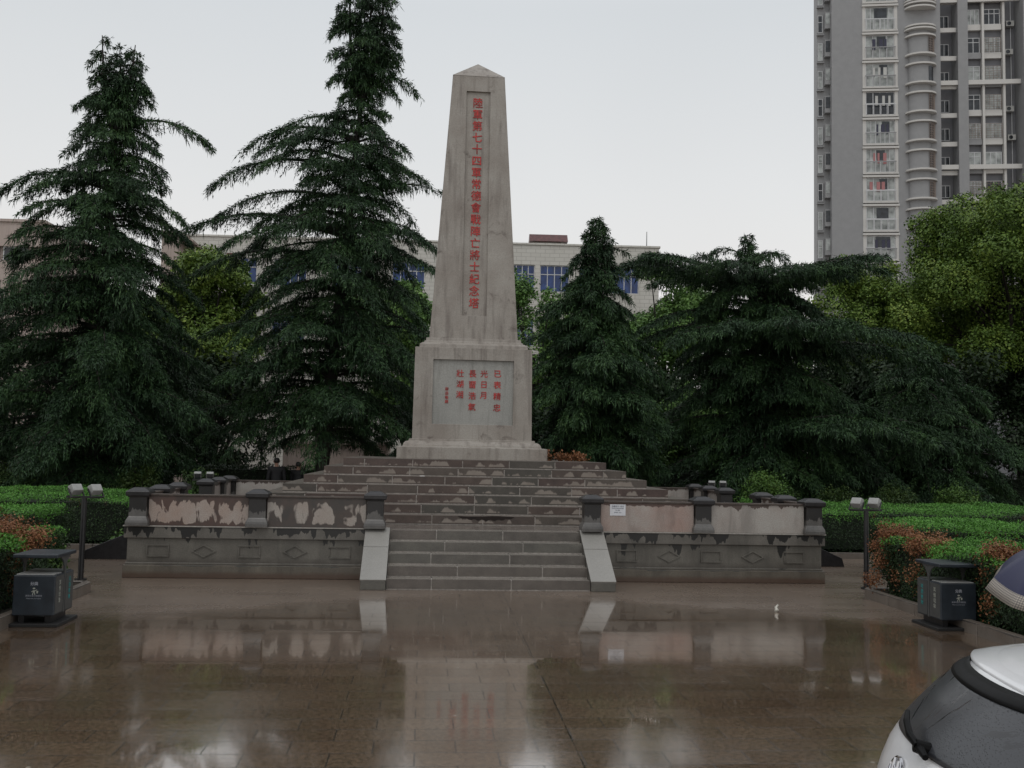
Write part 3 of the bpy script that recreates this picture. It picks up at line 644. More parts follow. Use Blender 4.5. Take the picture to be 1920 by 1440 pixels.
cedar(10.1, 16, 9.7, [(1.2, 3.6, 5.4, 3.2), (3.0, 4.2, 5.6, 2.8), (4.8, 3.4, 5.2, 2.6), (6.0, 2.6, 4.4, 2.8), (7.0, 2.4, 3.0, 2.4), (7.8, 1.6, 1.8, 1.6), (8.3, .7, .8, .7), (8.7, .45, .5, .4), (9.6, .15, .15, .15)], 1.0, 41, 200,
      'broad low deodar cedar with wide layered shelves at the right', lean=(-.6, 0), trunk_r=.3,
      keys=tuple((7.55+.12*(q % 3), 180+(q-3)*13, 4.3-.2*abs(q-3), .40, .20, .85) for q in range(7))+tuple((7.5+.15*(q % 3), (q-3)*13, 4.4-.22*abs(q-3), .42, .20, .85) for q in range(7))+
           ((7.9, -60, 2.6, .3, .2, 1.2), (7.8, -95, 2.4, .3, .2, 1.2), (7.9, -125, 2.8, .3, .2, 1.2), (8.75, 165, 1.2, .75, .5, .8), (8.7, 10, 1.5, .6, .5), (8.5, -100, 1.4, .4, .4, 1.2),
            (5.9, -98, 4.6, .28, .24, 1.5), (5.8, -80, 4.8, .26, .22, 1.5), (5.9, -62, 5.0, .24, .22, 1.5), (5.8, -45, 5.4, .22, .22, 1.4), (5.9, -30, 6.0, .18, .24, 1.3), (5.7, -15, 6.3, .16, .25, 1.2), (5.7, 0, 6.7, .15, .26, 1.1), (6.0, -118, 4.6, .26, .3, 1.4), (6.0, -138, 4.6, .2, .3, 1.3), (6.9, 185, 4.0, .12, .3, 1.1), (6.4, 195, 4.4, .12, .32, 1.1),
            (2.9, -72, 5.6, .24, .2, 1.5), (2.8, -84, 5.2, .24, .22, 1.5), (2.8, -60, 5.8, .22, .22, 1.5), (2.9, -48, 5.8, .2, .24, 1.4), (3.4, -20, 6.8, .14, .24, 1.2), (3.4, 190, 4.6, .1, .3)), dens=1.15, skirt=.3)
# second rank conifers: their dark mass fills the gaps behind
cedar(-16.5, 17, 9.2, [(1, 3.5, 3.5, 3.0), (5, 2.8, 3.0, 2.6), (9.0, .3, .3, .3)], 1.0, 55, 90, 'low bushy cedar partly cut by the left picture edge', dens=.9, group='second rank of conifers')
cedar(-10.6, 22, 7.0, [(1, 3.2, 3.2, 3.0), (4, 2.6, 2.6, 2.6), (6.8, .3, .3, .3)], 1.0, 56, 80, 'low dark cedar between the two tall cedars left of the obelisk', dens=.9, group='second rank of conifers')
cedar(-.3, 22, 7.2, [(1, 3.2, 3.2, 3.0), (4, 2.6, 2.6, 2.6), (7.0, .3, .3, .3)], 1.0, 57, 90, 'dark cedar hidden behind the plinth of the obelisk', dens=.9, group='second rank of conifers')
cedar(16.5, 18, 6.4, [(.8, 4.0, 4.5, 3.5), (4, 3.4, 4.0, 3.2), (6.2, .5, .5, .5)], .7, 58, 120, 'dark spreading cedar in the shade at the right picture edge', dens=.9, group='second rank of conifers')
DKG = 'dark evergreen trees filling the shade behind the cedars'
for i, (x, y, b, t, r) in enumerate(((-19.5, 24, .8, 7.0, 3.2), (-14.5, 25, .6, 6.2, 2.8), (-10.0, 27, .8, 6.5, 2.4), (2.2, 25, .8, 6.2, 2.4), (7.2, 24, .5, 6.0, 2.6), (12.6, 24, .5, 6.8, 3.0), (18.4, 25, .5, 7.0, 3.0))):
    broadleaf(x, y, b, t, r, 60+i, L_DARK, ('dark evergreen tree behind the lower branches of the pointed cedar', 'dark evergreen tree under the right side of the pointed cedar', 'dark evergreen tree in the gap between the two tall cedars', 'dark evergreen tree behind the right edge of the plinth', 'dark evergreen tree behind the slim cone shaped cedar', 'dark evergreen tree behind the trunk of the broad cedar', 'dark evergreen tree behind the right half of the broad cedar')[i], n_cl=24, per=120, size=.2, group=DKG)
# --- broadleaf trees
broadleaf(22.9, 22, 4.6, 13.5, 5.4, 3, L_CAMPH, 'big yellow green camphor tree in front of the tower block at the right', n_cl=75, per=420, size=.125, trunk_r=.3)
broadleaf(17.8, 24, 3.6, 10.4, 3.1, 4, L_CAMPH, 'smaller yellow green camphor tree left of the big one, under the tower', n_cl=34, per=460, size=.12)
broadleaf(17.5, 21.5, 1.5, 7.4, 3.6, 5, L_DARK, 'shaded dark evergreen tree below the camphor trees', n_cl=30, per=240, size=.15)
broadleaf(24, 20, .8, 6.6, 4.2, 6, L_DARK, 'shaded dark evergreen tree at the far right edge', n_cl=30, per=200, size=.16)
BG = 'fresh green trees between the cedars and the school'
broadleaf(-10.9, 29, 3.0, 10.9, 2.9, 12, L_CAMPH, 'bright yellow green tree filling the gap between the two tall cedars', n_cl=44, per=420, size=.17, group=BG)
broadleaf(-15.2, 33, 2.0, 10.6, 2.9, 13, L_GREEN, 'green tree behind the right side of the pointed cedar', n_cl=40, per=360, size=.17, group=BG)
broadleaf(3.7, 28, 2.5, 10.6, 2.7, 14, L_GREEN, 'green tree directly right of the obelisk shaft', n_cl=28, per=260, size=.16, group=BG)
broadleaf(10.2, 30, 2.5, 11.6, 3.3, 15, L_GREEN, 'green tree between the cone shaped cedar and the broad cedar', n_cl=32, per=260, size=.17, group=BG)
broadleaf(14.8, 29, 2.5, 10.0, 3.0, 16, L_GREEN, 'green tree behind the crown of the broad cedar', n_cl=28, per=240, size=.17, group=BG)
broadleaf(-27, 27, 2.0, 9.4, 3.6, 17, L_GREEN, 'blue green tree at the far left edge behind the cedars', n_cl=26, per=200, size=.18, group=BG)
broadleaf(-2.0, 31, 3.0, 10.2, 3.4, 18, L_GREEN, 'green tree half hidden between leaning cedar and obelisk', n_cl=26, per=220, size=.18, group=BG)
broadleaf(9.6, 25, .3, 5.6, 2.8, 29, L_GREEN, 'leafy green tree low between the slim cedar and the broad cedar', n_cl=34, per=300, size=.15, group=BG)
broadleaf(6.4, 22, .6, 4.4, 2.2, 19, L_SHRUB2, 'low green tree under the cone shaped cedar', n_cl=18, per=300, size=.12, group=BG)
# --- shrubs in front of the conifers
def shrub(X, Y, r, h, seed, mat, label, group='round shrubs in front of the cedars', size=.07, per=520, base=0.0):
    rg = np.random.default_rng(seed); root = empty('round_shrub', (X, Y, base), label, 'shrub', group); cl = []; m = MB()
    for i in range(16):
        a = rg.uniform(0, 6.28); q = rg.uniform(.15, .75); z = base+h*rg.uniform(.35, .82)*(1-.25*q)
        cl.append((X+math.cos(a)*r*q, Y+math.sin(a)*r*q, z, r*.34, h*.18)); m.tube([(X, Y, base), (cl[-1][0], cl[-1][1], z)], [.02, .006], 4, cap=False)
    cl.append((X, Y, base+h*.45, r*.8, h*.42))
    for c in list(cl):
        for k in range(3):
            d = rg.normal(0, 1, 3); d /= np.linalg.norm(d); cl.append((c[0]+d[0]*c[3], c[1]+d[1]*c[3], c[2]+abs(d[2])*c[4], .09, .12))
    P(m.build('stems', M_TWIG, None, merge=False), root); P(quads('foliage', leaf_cloud(rg, cl, per, size, .6, .3), mat), root)
shrub(8.45, 11.2, .85, 2.0, 1, L_SHRUB2, 'bright green pointed shrub behind the right end of the balustrade')
shrub(-12.6, 14, 1.0, 1.95, 2, L_SHRUB, 'large rounded shrub at the far left above the hedge')
shrub(-10.6, 13.6, .6, 1.55, 3, L_SHRUB, 'small shrub between the large left shrub and the balustrade')
shrub(-9.0, 13.2, .75, 1.75, 4, L_SHRUB, 'mid sized olive shrub above the left corner post')
shrub(-7.2, 12.8, .7, 1.8, 5, L_SHRUB, 'dark leafy shrub behind the pair of floodlights on the left')
shrub(10.9, 12.0, .65, 1.55, 6, L_SHRUB, 'shrub above the right corner lamp')
shrub(12.8, 12.6, .8, 1.6, 7, L_SHRUB, 'olive shrub between the right lamp and the picture edge')
shrub(15.0, 12.8, .8, 1.7, 8, L_SHRUB2, 'green leafy shrub nearest to the right picture edge')
shrub(9.7, 13.2, .55, 1.4, 9, L_SHRUB, 'small dull shrub right of the bright pointed one')
# --- clipped hedges
def hedge(x0, y0, x1, y1, z1, seed, label, dens=3000, group='clipped green hedges of the garden beds', z0=.05, mat=None, name='clipped_hedge', size=.038):
    rg = np.random.default_rng(seed); root = empty(name, ((x0+x1)/2, (y0+y1)/2, 0), label, 'hedge', group)
    m = MB(); m.box(x0+.14, y0+.14, z0+.12, x1-.14, y1-.14, z1-.10)  # inner box beside the stems, hedge shade put into its dark colour
    xx = x0+.3
    while xx < x1-.2:
        for yy in (y0+.22, y1-.22): m.tube([(xx, yy, 0), (xx+.1, yy, z0+.3)], [.02, .012], 4, cap=False)
        xx += .35
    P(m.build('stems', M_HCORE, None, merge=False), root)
    A = [(x1-x0)*(y1-y0), (x1-x0)*(z1-z0), (y1-y0)*(z1-z0)]; Ps, Ns = [], []
    def wob(x, y): return .06*np.sin(x*1.7+seed)*np.cos(y*1.3)+.045*np.sin(x*5.1+y*3.7)*np.sin(y*4.3+x)+.02*np.sin(y*9+x*2)
    n = int(A[0]*dens); x = rg.uniform(x0, x1, n); y = rg.uniform(y0, y1, n)
    Ps.append(np.stack([x, y, z1+wob(x, y)-rg.random(n)**2*.16], 1)); Ns.append(np.tile([0, 0, 1.], (n, 1)))
    for yy, s in ((y0, -1), (y1, 1)):
        n = int(A[1]*dens*.8); x = rg.uniform(x0, x1, n); z = z1-(z1-z0)*rg.random(n)
        Ps.append(np.stack([x, yy+s*.07*np.sin(x*3+z*4)-s*rg.random(n)**2*.2-s*.12*np.clip((z0+.4-z)/.4, 0, 1), z], 1)); Ns.append(np.tile([0, s*1., .15], (n, 1)))
    for xx, s in ((x0, -1), (x1, 1)):
        n = int(A[2]*dens*.8); y = rg.uniform(y0, y1, n); z = z1-(z1-z0)*rg.random(n)
        Ps.append(np.stack([xx+s*.07*np.sin(y*3+z*4)-s*rg.random(n)**2*.2-s*.12*np.clip((z0+.4-z)/.4, 0, 1), y, z], 1)); Ns.append(np.tile([s*1., 0, .15], (n, 1)))
    p = np.concatenate(Ps); nn = unit(np.concatenate(Ns)+rg.normal(0, .6, (len(p), 3)))
    a = unit(np.cross(nn, rg.normal(0, 1, p.shape))+np.array([0, 0, .35])); b = unit(np.cross(nn, a))
    K = kites(p, a, b, rg.uniform(.6, 1.6, len(p))*size, rg.uniform(.6, 1.1, len(p))*size*.55)
    lit_top = p[:, 2]+.1*np.sin(p[:, 0]*2.3+p[:, 1]*3.1+seed)+rg.normal(0, .04, len(p)) > z1-.11      # lit tops and shaded sides painted: lighter leaf colour above, darker below
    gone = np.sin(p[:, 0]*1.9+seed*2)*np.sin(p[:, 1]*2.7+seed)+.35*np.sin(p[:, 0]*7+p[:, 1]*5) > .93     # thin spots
    if mat: P(quads('dark_foliage', K, mat), root)
    else: P(quads('lit_top_leaves', K[lit_top & ~gone], L_HEDGE), root); P(quads('dark_foliage', K[~lit_top], L_HSHADE), root)
def bed(pts, label, seed, h=.13):
    """soil sheet + kerb stones along the edge"""
    m = MB(); m.face([(x, y, .05) for x, y in pts]); s = m.build('bed_soil', M_SOIL); tag(s, kind='structure')
    e = empty('garden_kerb', (*pts[0], 0), label, 'kerb', 'kerbs of the garden beds'); m = MB()
    for k in range(len(pts)-1):
        a, b = Vector(pts[k]), Vector(pts[k+1]); L = (b-a).length; n = max(1, round(L/.8)); d = (b-a)/n; t = (b-a).normalized(); w_ = Vector((-t.y, t.x))*.12
        for i in range(n):
            p, q = a+d*i+t*.004, a+d*(i+1)-t*.004; c = [p, q, q+w_, p+w_]
            for j in range(4): m.face([(*c[j], 0), (*c[(j+1) % 4], 0), (*c[(j+1) % 4], h), (*c[j], h)], [(i*.8, 0), (i*.8+.8, 0), (i*.8+.8, 1), (i*.8, 1)])
            m.face([(*v, h) for v in c], [(i*.8, .4), (i*.8+.8, .4), (i*.8+.8, .6), (i*.8, .6)])
    P(m.build('kerb_stone', M_KERB, None, bevel=.012), e)
for s in (-1, 1):
    S = 'left' if s < 0 else 'right'
    pts = [(s*26, -.35), (s*5.95, -.35), (s*5.85, -.5), (s*5.85, -13), (s*26, -13)]
    bed(pts if s > 0 else pts[::-1], 'worn stone kerb round the near garden bed on the '+S+' behind the litter bin', 1, .15)
    pts = [(s*26, 22), (s*6.9, 22), (s*6.9, 5.2), (s*26, 5.2)]
    bed(pts[::1] if s > 0 else pts[::-1], 'low stone kerb of the far garden bed '+S+' of the terrace', 2)
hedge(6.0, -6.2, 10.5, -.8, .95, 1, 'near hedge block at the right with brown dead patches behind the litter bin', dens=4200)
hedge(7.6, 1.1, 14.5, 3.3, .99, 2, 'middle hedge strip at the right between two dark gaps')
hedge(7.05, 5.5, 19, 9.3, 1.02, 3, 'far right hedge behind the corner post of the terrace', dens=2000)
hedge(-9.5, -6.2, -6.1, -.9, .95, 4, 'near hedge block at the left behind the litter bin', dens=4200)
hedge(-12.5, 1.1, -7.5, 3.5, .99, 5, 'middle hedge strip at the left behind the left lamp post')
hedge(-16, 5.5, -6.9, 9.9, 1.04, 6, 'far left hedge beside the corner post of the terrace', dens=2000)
hedge(-9, 17.8, -3, 18.8, 1.5, 7, 'dark unclipped hedge behind the two standing people', dens=300, mat=L_DARK, group='dark background hedges', size=.08)
hedge(6, 19.5, 24, 20.5, 1.6, 8, 'dark hedge under the broad cedar', dens=220, mat=L_DARK, group='dark background hedges', size=.09)
hedge(-26, 20, -10.5, 21, 2.0, 9, 'dark hedge under the pointed cedar at the left', dens=220, mat=L_DARK, group='dark background hedges', size=.09)
# dead brown bushes
def dead_bush(X, Y, r, h, seed, label, z0=.05):
    rg = np.random.default_rng(seed); root = empty('dead_bush', (X, Y, z0), label, 'bush', 'dead brown bushes in the hedges'); cl = []; m = MB()
    for i in range(22):
        a = rg.uniform(0, 6.28); q = rg.uniform(.1, .85); z = z0+h*(rg.uniform(.62, .93) if i % 3 else rg.uniform(.2, .6))
        c = (X+math.cos(a)*r*q, Y+math.sin(a)*r*q, z); cl.append((*c, r*.3, h*.14)); m.tube([(X, Y, z0), ((X+c[0])/2+.05, (Y+c[1])/2, z0+h*.3), c], [.022, .015, .006], 5, cap=False)
    P(m.build('stems', M_TWIG, None, merge=False), root); P(quads('foliage', leaf_cloud(rg, cl, 4800, .036, .95, .2), L_BROWN), root)
dead_bush(6.2, -.75, .42, 1.08, 1, 'rusty brown dead bush at the corner of the near right hedge beside the lamp')
dead_bush(6.25, -1.9, .36, 1.1, 2, 'dead brown patch of bush left of the right litter bin')
dead_bush(6.3, -3.5, .36, 1.12, 3, 'dead brown patch of bush above the right end of the right litter bin')
dead_bush(-6.5, -2.3, .62, 1.14, 4, 'large orange brown dead bush behind the left litter bin')
dead_bush(-6.6, 5.4, .25, .85, 5, 'little orange dead bush beside the left corner post')
shrub(-6.35, -.9, .28, .75, 21, L_SHRUB2, 'small yellow green bush beside the left lamp post', group='small kerbside bushes', base=.05)
shrub(-6.9, 4.9, .3, .35, 22, L_SHRUB2, 'low green tuft with orange tips by the left side stair', group='small kerbside bushes', base=.0)
# ================================================================ floodlight posts
M_LAMP = plain('black_painted_steel', (.012, .012, .013), .35, var=.2)
M_ALU = plain('pale_cast_floodlight_body', (.30, .30, .29), .4, var=.1)
def make_lamp(loc, label, face):
    """face: heading of the light beam in degrees"""
    t = empty('floodlight_post', loc, label, 'lamp', 'twin floodlight posts round the monument')
    m = MB(); m.tube([(0, 0, 0), (0, 0, .03), (0, 0, .031), (0, 0, 1.30)], [.09, .09, .045, .04], 12); m.build('pole', M_LAMP, t, merge=False)
    m = MB(); m.box(-.27, -.03, 1.295, .27, .03, 1.33); m.build('crossbar', M_LAMP, t)
    for s in (-1, 1):
        f = bpy.data.objects.new('floodlight', None); COL.objects.link(f); f.parent = t; f.location = (s*.15, 0, 1.43); f.rotation_euler = (R(-38), 0, R(face))
        m = MB(); m.poly([(-.08, -.07), (.04, -.09), (.04, .09), (-.08, .055)], 'x', -.085, .085); b = m.build('housing', M_ALU, None, bevel=.012); b.parent = t; b.matrix_parent_inverse = Matrix()
        b.location = f.location; b.rotation_euler = f.rotation_euler; b.name = 'floodlight'
        bpy.data.objects.remove(f)
        m = MB(); m.box(-.07, .041, -.075, .07, .046, .075); m.build('glass', M_GLASS, b)
        m = MB(); m.box(-.115, -.015, -.14, -.103, .015, .02); m.box(.103, -.015, -.14, .115, .015, .02); m.box(-.115, -.015, -.15, .115, .015, -.14); m.build('bracket', M_LAMP, b)
    return t
M_GLASS = plain('floodlight_glass', (.05, .055, .06), .08, var=.05)
make_lamp((6.35, .5, 0), 'twin floodlight post at the corner of the right hedge beside the dead bush', -48)
make_lamp((-6.42, .75, 0), 'twin floodlight post behind the left litter bin', 50)
make_lamp((-6.5, 9.55, .0), 'far twin floodlight post behind the left balustrade', 190)
make_lamp((6.62, 9.75, .0), 'far twin floodlight post behind the right balustrade', 165)
# ================================================================ litter bins
M_BIN = plain('slate_blue_bin_steel', (.018, .024, .031), .42, var=.35, scale=5)
M_BIN2 = plain('grey_bin_side_steel', (.06, .063, .062), .4, var=.15)
M_CY = plain('cyan_bin_lettering', (.03, .24, .24), .5); M_WH = plain('pale_bin_lettering', (.30, .31, .27), .5); M_WH2 = plain('grey_bin_print', (.26, .27, .30), .5)
def make_bin(loc, s, label):
    """two compartments back to back, a flaring centre plate carries the flat roof; s=+1: open side faces -x"""
    t = empty('litter_bin', loc, label, 'litter bin', 'double litter bins at both sides of the plaza')
    for k, (a, b) in enumerate(((-.30, -.02), (.02, .30))):
        m = MB(); m.box(-.24, a, .13, .24, b, .60); c = m.build('bin_box', M_BIN, t, bevel=.012)
        m = MB(); m.box(-.215, a+.02, .602, .215, b-.02, .612); m.build('inner_rim', M_ALU if k == 0 else M_BIN2, c)
        sx = -s*.2425
        m = MB(); m.box(min(sx, sx+s*.002)-.001, a+.015, .15, max(sx, sx+s*.002)+.001, b-.015, .585); m.build('side_plate', M_BIN2, c)
        me = []
        for q, ch in enumerate('可回收物' if k else '其他垃圾'):
            me.append(text_mesh('c', ch, .062, M_CY, c, (sx-s*.003, (a+b)/2, .50-.07*q), bold=.015, depth=.0006, rot=(math.pi/2, 0, -s*math.pi/2)))
        join_meshes('side_lettering', me, M_CY if k else M_WH, c)
    m = MB()                                   # centre plate: stem that flares into the roof
    cur = [(.02, .13), (.02, .62), (.028, .67), (.05, .72), (.09, .76), (.15, .79), (.15, .80)]
    for xa in (-.245, .225): m = MB(); m.poly([(-y, z) for y, z in cur][::1]+[(y, z) for y, z in cur[::-1]], 'x', xa, xa+.02); m.build('centre_plate', M_BIN2, t, bevel=.003)
    m = MB(); m.box(-.26, -.31, .80, .26, .31, .845); m.build('roof', M_BIN, t, bevel=.01)
    for x in (-.15, .15):
        m = MB(); m.box(x-.035, -.24, .04, x+.035, .24, .13); m.build('foot', M_LAMP, t)
    m = MB(); m.box(-.30, -.34, .0, .30, .34, .04); m.build('base_plate', M_BLACKB, t, bevel=.006)
    me = [text_mesh('c', '分类', .045, M_WH2, t, (0, -.3015, .50), bold=.03, depth=.0006)]; join_meshes('badge_print', me, M_WH2, t)
    me = [text_mesh('c', a, b, M_WH2, t, (0, -.3015, z), bold=.0, depth=.0006) for a, b, z in (('请将垃圾分类投放', .024, .36), ('Please sort your waste', .018, .33))]; join_meshes('small_print', me, M_WH2, t)
    m = MB()                                   # the tidy-man sign
    m.poly([(.016*math.cos(a*.7854)+.0, .435+.012+.010*math.sin(a*.7854)) for a in range(8)][::-1], 'y', -.3025, -.3005)
    for pl_ in ([(-.012, .425), (.012, .425), (.010, .40), (-.010, .40)], [(.010, .424), (.034, .436), (.034, .428), (.010, .412)], [(-.010, .424), (-.03, .41), (-.027, .404), (-.010, .412)], [(-.010, .4), (-.002, .4), (-.012, .372), (-.020, .374)], [(.002, .4), (.010, .4), (.018, .374), (.010, .372)], [(.028, .42), (.05, .42), (.046, .39), (.032, .39)]):
        m.poly(pl_[::-1], 'y', -.3025, -.3005)
    m.build('sign', M_WH, t, merge=False)
    return t
M_BLACKB = plain('black_rubber_base', (.01, .01, .01), .6)
make_bin((5.80, -3.0, 0), 1, 'slate litter bin in front of the right hedge, near the umbrella')
make_bin((-5.60, -3.0, 0), -1, 'slate litter bin in front of the left dead bush')
# ================================================================ school building behind the trees
def tile_mat():
    g = G('cream_wall_tiles'); p = g.obj()
    br = g.n('ShaderNodeTexBrick', {'Vector': g.n('ShaderNodeCombineXYZ', {0: g.n('ShaderNodeSeparateXYZ', {0: p}).outputs[0], 1: g.n('ShaderNodeSeparateXYZ', {0: p}).outputs[2]}).outputs[0], 'Color1': (.53, .515, .47, 1), 'Color2': (.57, .555, .51, 1), 'Mortar': (.40, .385, .35, 1), 'Scale': 1.0, 'Mortar Size': .018, 'Brick Width': .62, 'Row Height': .26}, offset=.5)
    g.col(g.mix(g.math('MULTIPLY', g.step(g.noise(g.map(p, (2, 2, .3)), 1, 4), .5, .75), .3), br.outputs[0], (.22, .2, .17))); g.rough(.5); return g.m
M_TILE = tile_mat(); M_PINK = stone('pinkish_plaster', (.42, .34, .30), (.47, .40, .36), (.25, .2, .18), .2, .7)
M_BLUE = plain('blue_window_glass', (.015, .045, .16), .12, var=.5, scale=2); M_DGL = plain('dark_window_glass', (.03, .034, .04), .1, var=.6, scale=2)
M_FRAME = plain('pale_window_frame', (.55, .56, .57), .4); M_TRED = plain('dark_red_roof_tiles', (.10, .035, .032), .5, var=.4, scale=6, bump=.4)
def window(par, x0, z0, x1, z1, y, glass, cols, trans=.4, fr=.05, name='window', mat=None):
    m = MB(); m.box(x0, y, z0, x1, y+.02, z1); wd = P2(m.build(name, glass, None), par)
    m = MB(); f = fr
    m.box(x0, y-.03, z0, x1, y, z0+f); m.box(x0, y-.03, z1-f, x1, y, z1)
    for k in range(cols+1):
        x = x0+(x1-x0-f)*k/cols; m.box(x, y-.032, z0+f, x+f, y-.002, z1-f)
    if trans:
        zt = z1-(z1-z0)*trans; m.box(x0+f, y-.028, zt-f/2, x1-f, y-.003, zt+f/2)
    fm = m.build('frame', mat or M_FRAME, None, merge=False); fm.parent = wd
    return wd
def P2(o, parent): o.parent = parent; return o
sch = empty('school_building', (4.27, 47, 0), 'long cream tiled building with blue windows behind the trees in the middle', 'building', rz=R(-3.5))
m = MB()                          # front wall with real window openings: columns and spandrels
bays = [(-19.5, -18.35, 1), (-17.5, -16.4, 0)]+[(-15.3+3.8*k, -13.2+3.8*k, 0) for k in range(4)]+[(-.1, 1.51, 0), (1.86, 3.75, 0), (4.4, 6.0, 0), (6.4, 8.3, 0), ]
floors = [(12.55, 14.3), (9.0, 10.8), (5.5, 7.3), (1.9, 3.7)]
xs0, xs1 = -21.2, 9.6
z = 15.6
for (a, b) in floors:
    m.box(xs0, 0, b, xs1, .3, z); z = a; x = xs0
    for (c, d, _) in bays: m.box(x, 0, a, c, .3, b); x = d
    m.box(x, 0, a, xs1, .3, b)
m.box(xs0, 0, 0, xs1, .3, z); m.box(xs0, .3, 0, xs1, 10, 15.3)
P2(m.build('wall', M_TILE, None), sch)
m = MB(); m.box(xs0-.08, -.08, 15.601, xs1+.08, .4, 15.72); P2(m.build('parapet_coping', M_TILE, None), sch)
for k, (a, b) in enumerate(floors[:2]):
    for (c, d, t) in bays: window(sch, c, a, d, b, .14, M_DGL if t else M_BLUE, 4 if d-c > 1.3 else 2, .34)
m = MB(); m.box(1.35, .45, 15.3, 3.45, 2.5, 16.0); P2(m.build('roof_room', M_TILE, None), sch)
m = MB(); m.poly([(.1, 15.9), (2.7, 15.92), (.95, 16.5), (.75, 16.48)][::-1], 'x', 1.15, 3.65); P2(m.build('red_tiled_roof', M_TRED, None), sch)
m = MB(); m.tube([(8.95, 1, 15.6), (8.95, 1, 16.9)], [.03, .02], 6); P2(m.build('antenna_pole', M_LAMP, None), sch)
m = MB(); m.box(-18.36, -.02, 14.42, -17.95, 0, 14.56); P2(m.build('red_plate', plain('dark_red_enamel', (.09, .015, .018), .5), None), sch)
lb = empty('plastered_building', (-24.7, 40, 0), 'pinkish plastered building at the left edge behind the pointed cedar', 'building', rz=R(-3))
m = MB(); m.box(-12, 0, 12.9, 2.4, 8, 14.25); m.box(-12, .25, 12.1, 2.4, 8, 12.9); m.box(-12, 0, 0, 2.4, 8, 12.1); P2(m.build('wall', M_PINK, None), lb)
for k in range(8): window(lb, -10.6+1.55*k, 12.1, -9.3+1.55*k, 12.9, .12, M_DGL, 2, 0)
m = MB(); m.box(-12.1, -.1, 14.251, 2.5, 8.1, 14.4); P2(m.build('parapet_coping', M_PINK, None), lb)
m = MB(); m.tube([(-.1, 2, 14.3), (.1, 2, 15.0)], [.03, .02], 6); P2(m.build('antenna_pole', M_LAMP, None), lb)
rb = empty('stair_tower', (-16.5, 42, 0), 'small plastered roof house with a sloping lid between the pointed cedar and the leaning cedar', 'building')
m = MB(); m.box(0, 0, 0, .95, 4, 14.35); P2(m.build('wall', M_PINK, None), rb)
m = MB(); m.poly([(-.1, 14.36), (1.1, 14.36), (1.8, 13.9), (1.85, 14.0), (1.15, 14.48), (-.1, 14.48)], 'y', -.3, 4); P2(m.build('roof', M_PINK, None), rb)
cw = empty('garden_pavilion', (-6.0, 33, 0), 'low pale plastered garden building seen under the leaning cedar', 'building')
m = MB(); m.box(-1.9, 0, 0, 3.2, 3, 2.35); P2(m.build('wall', M_PINK, None), cw); m = MB(); m.box(-2.1, -.25, 2.351, 3.4, 3.2, 2.5); P2(m.build('roof', M_PINK, None), cw)
m = MB(); m.box(-.4, -.02, .0, .5, 0, 1.0); P2(m.build('door', M_DGL, None), cw)
# ================================================================ tower block
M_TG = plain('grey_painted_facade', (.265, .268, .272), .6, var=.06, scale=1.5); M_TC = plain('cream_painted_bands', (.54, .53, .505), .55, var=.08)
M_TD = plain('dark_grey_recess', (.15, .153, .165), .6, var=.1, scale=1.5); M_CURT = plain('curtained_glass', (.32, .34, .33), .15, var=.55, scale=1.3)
M_GRILLE = plain('rusty_window_grille', (.22, .17, .14), .6, var=.3); M_AC = plain('air_conditioner_white', (.45, .45, .43), .5, var=.15)
tw = empty('tower_block', (41.47, 87, 0), 'grey high rise apartment tower with cream banded balconies at the top right', 'building', rz=R(-12))
ZT = 60.0; FP = 3.21; F0 = 1.03
m = MB()
m.box(1.43, 0, 0, 4.73, 7.6, ZT); m.box(4.74, .9, 0, 8.44, 14, ZT); m.box(8.45, 0, 0, 12.98, 14, ZT)
m.box(14.85, .1, 0, 15.9, 14, ZT); m.box(21.4, -.6, 0, 24, 14, ZT)
P2(m.build('wall', M_TG, None), tw)
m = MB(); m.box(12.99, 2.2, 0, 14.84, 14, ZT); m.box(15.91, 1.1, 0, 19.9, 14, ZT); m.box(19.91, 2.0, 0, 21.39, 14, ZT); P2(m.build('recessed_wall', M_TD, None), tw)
rt_ = random.Random(3)
M_WASH = [plain('pink_washing', (.40, .18, .18), .8), plain('orange_washing', (.42, .17, .08), .8), plain('dark_washing', (.05, .05, .08), .8), plain('pale_washing', (.5, .5, .48), .8)]
nf = range(6, 18)
m = MB()
for k in nf:
    z = F0+FP*k
    m.box(4.66, -.22, z-.2, 8.52, .9, z+.02); m.box(4.70, -.12, z+.17, 8.48, .9, z+.38)
    m.box(4.72, -.03, z+.38, 5.05, .2, z+FP-.2); m.box(8.12, -.03, z+.38, 8.45, .2, z+FP-.2)
P2(m.build('balcony_bands', M_TC, None, merge=False), tw)
for k in nf:
    z = F0+FP*k
    gl = M_CURT if rt_.random() < .7 else M_DGL
    wd = window(tw, 5.06, z+.40, 8.11, z+FP-.22, .10, gl, rt_.choice((4, 4, 6)), .5, .07)
    mm = MB(); mm.box(5.9+rt_.random(), .06, z+1.7, 7.0+rt_.random()*.6, .075, z+FP-.35); q = mm.build('open_sash', M_DGL, None); q.parent = wd
    m = MB()                                  # railing in front of the lower half
    for q in range(5): x = 5.05+q*.76; m.box(x, -.32, z+.38, x+.05, -.28, z+1.5)
    m.box(4.95, -.34, z+1.45, 8.2, -.26, z+1.55)
    if rt_.random() < .55:                     # washing hung behind the glass
        m3 = MB(); xx = 5.2+rt_.random()
        for q in range(rt_.choice((2, 3, 4))): wq = .18+rt_.random()*.2; m3.box(xx, .045, z+1.3+rt_.random()*.3, xx+wq, .058, z+2.55); xx += wq+.08+rt_.random()*.4
        q = m3.build('washing', rt_.choice(M_WASH), None, merge=False); q.parent = wd
    P2(m.build('railing', M_TG if rt_.random() < .5 else M_FRAME, None, merge=False), tw)
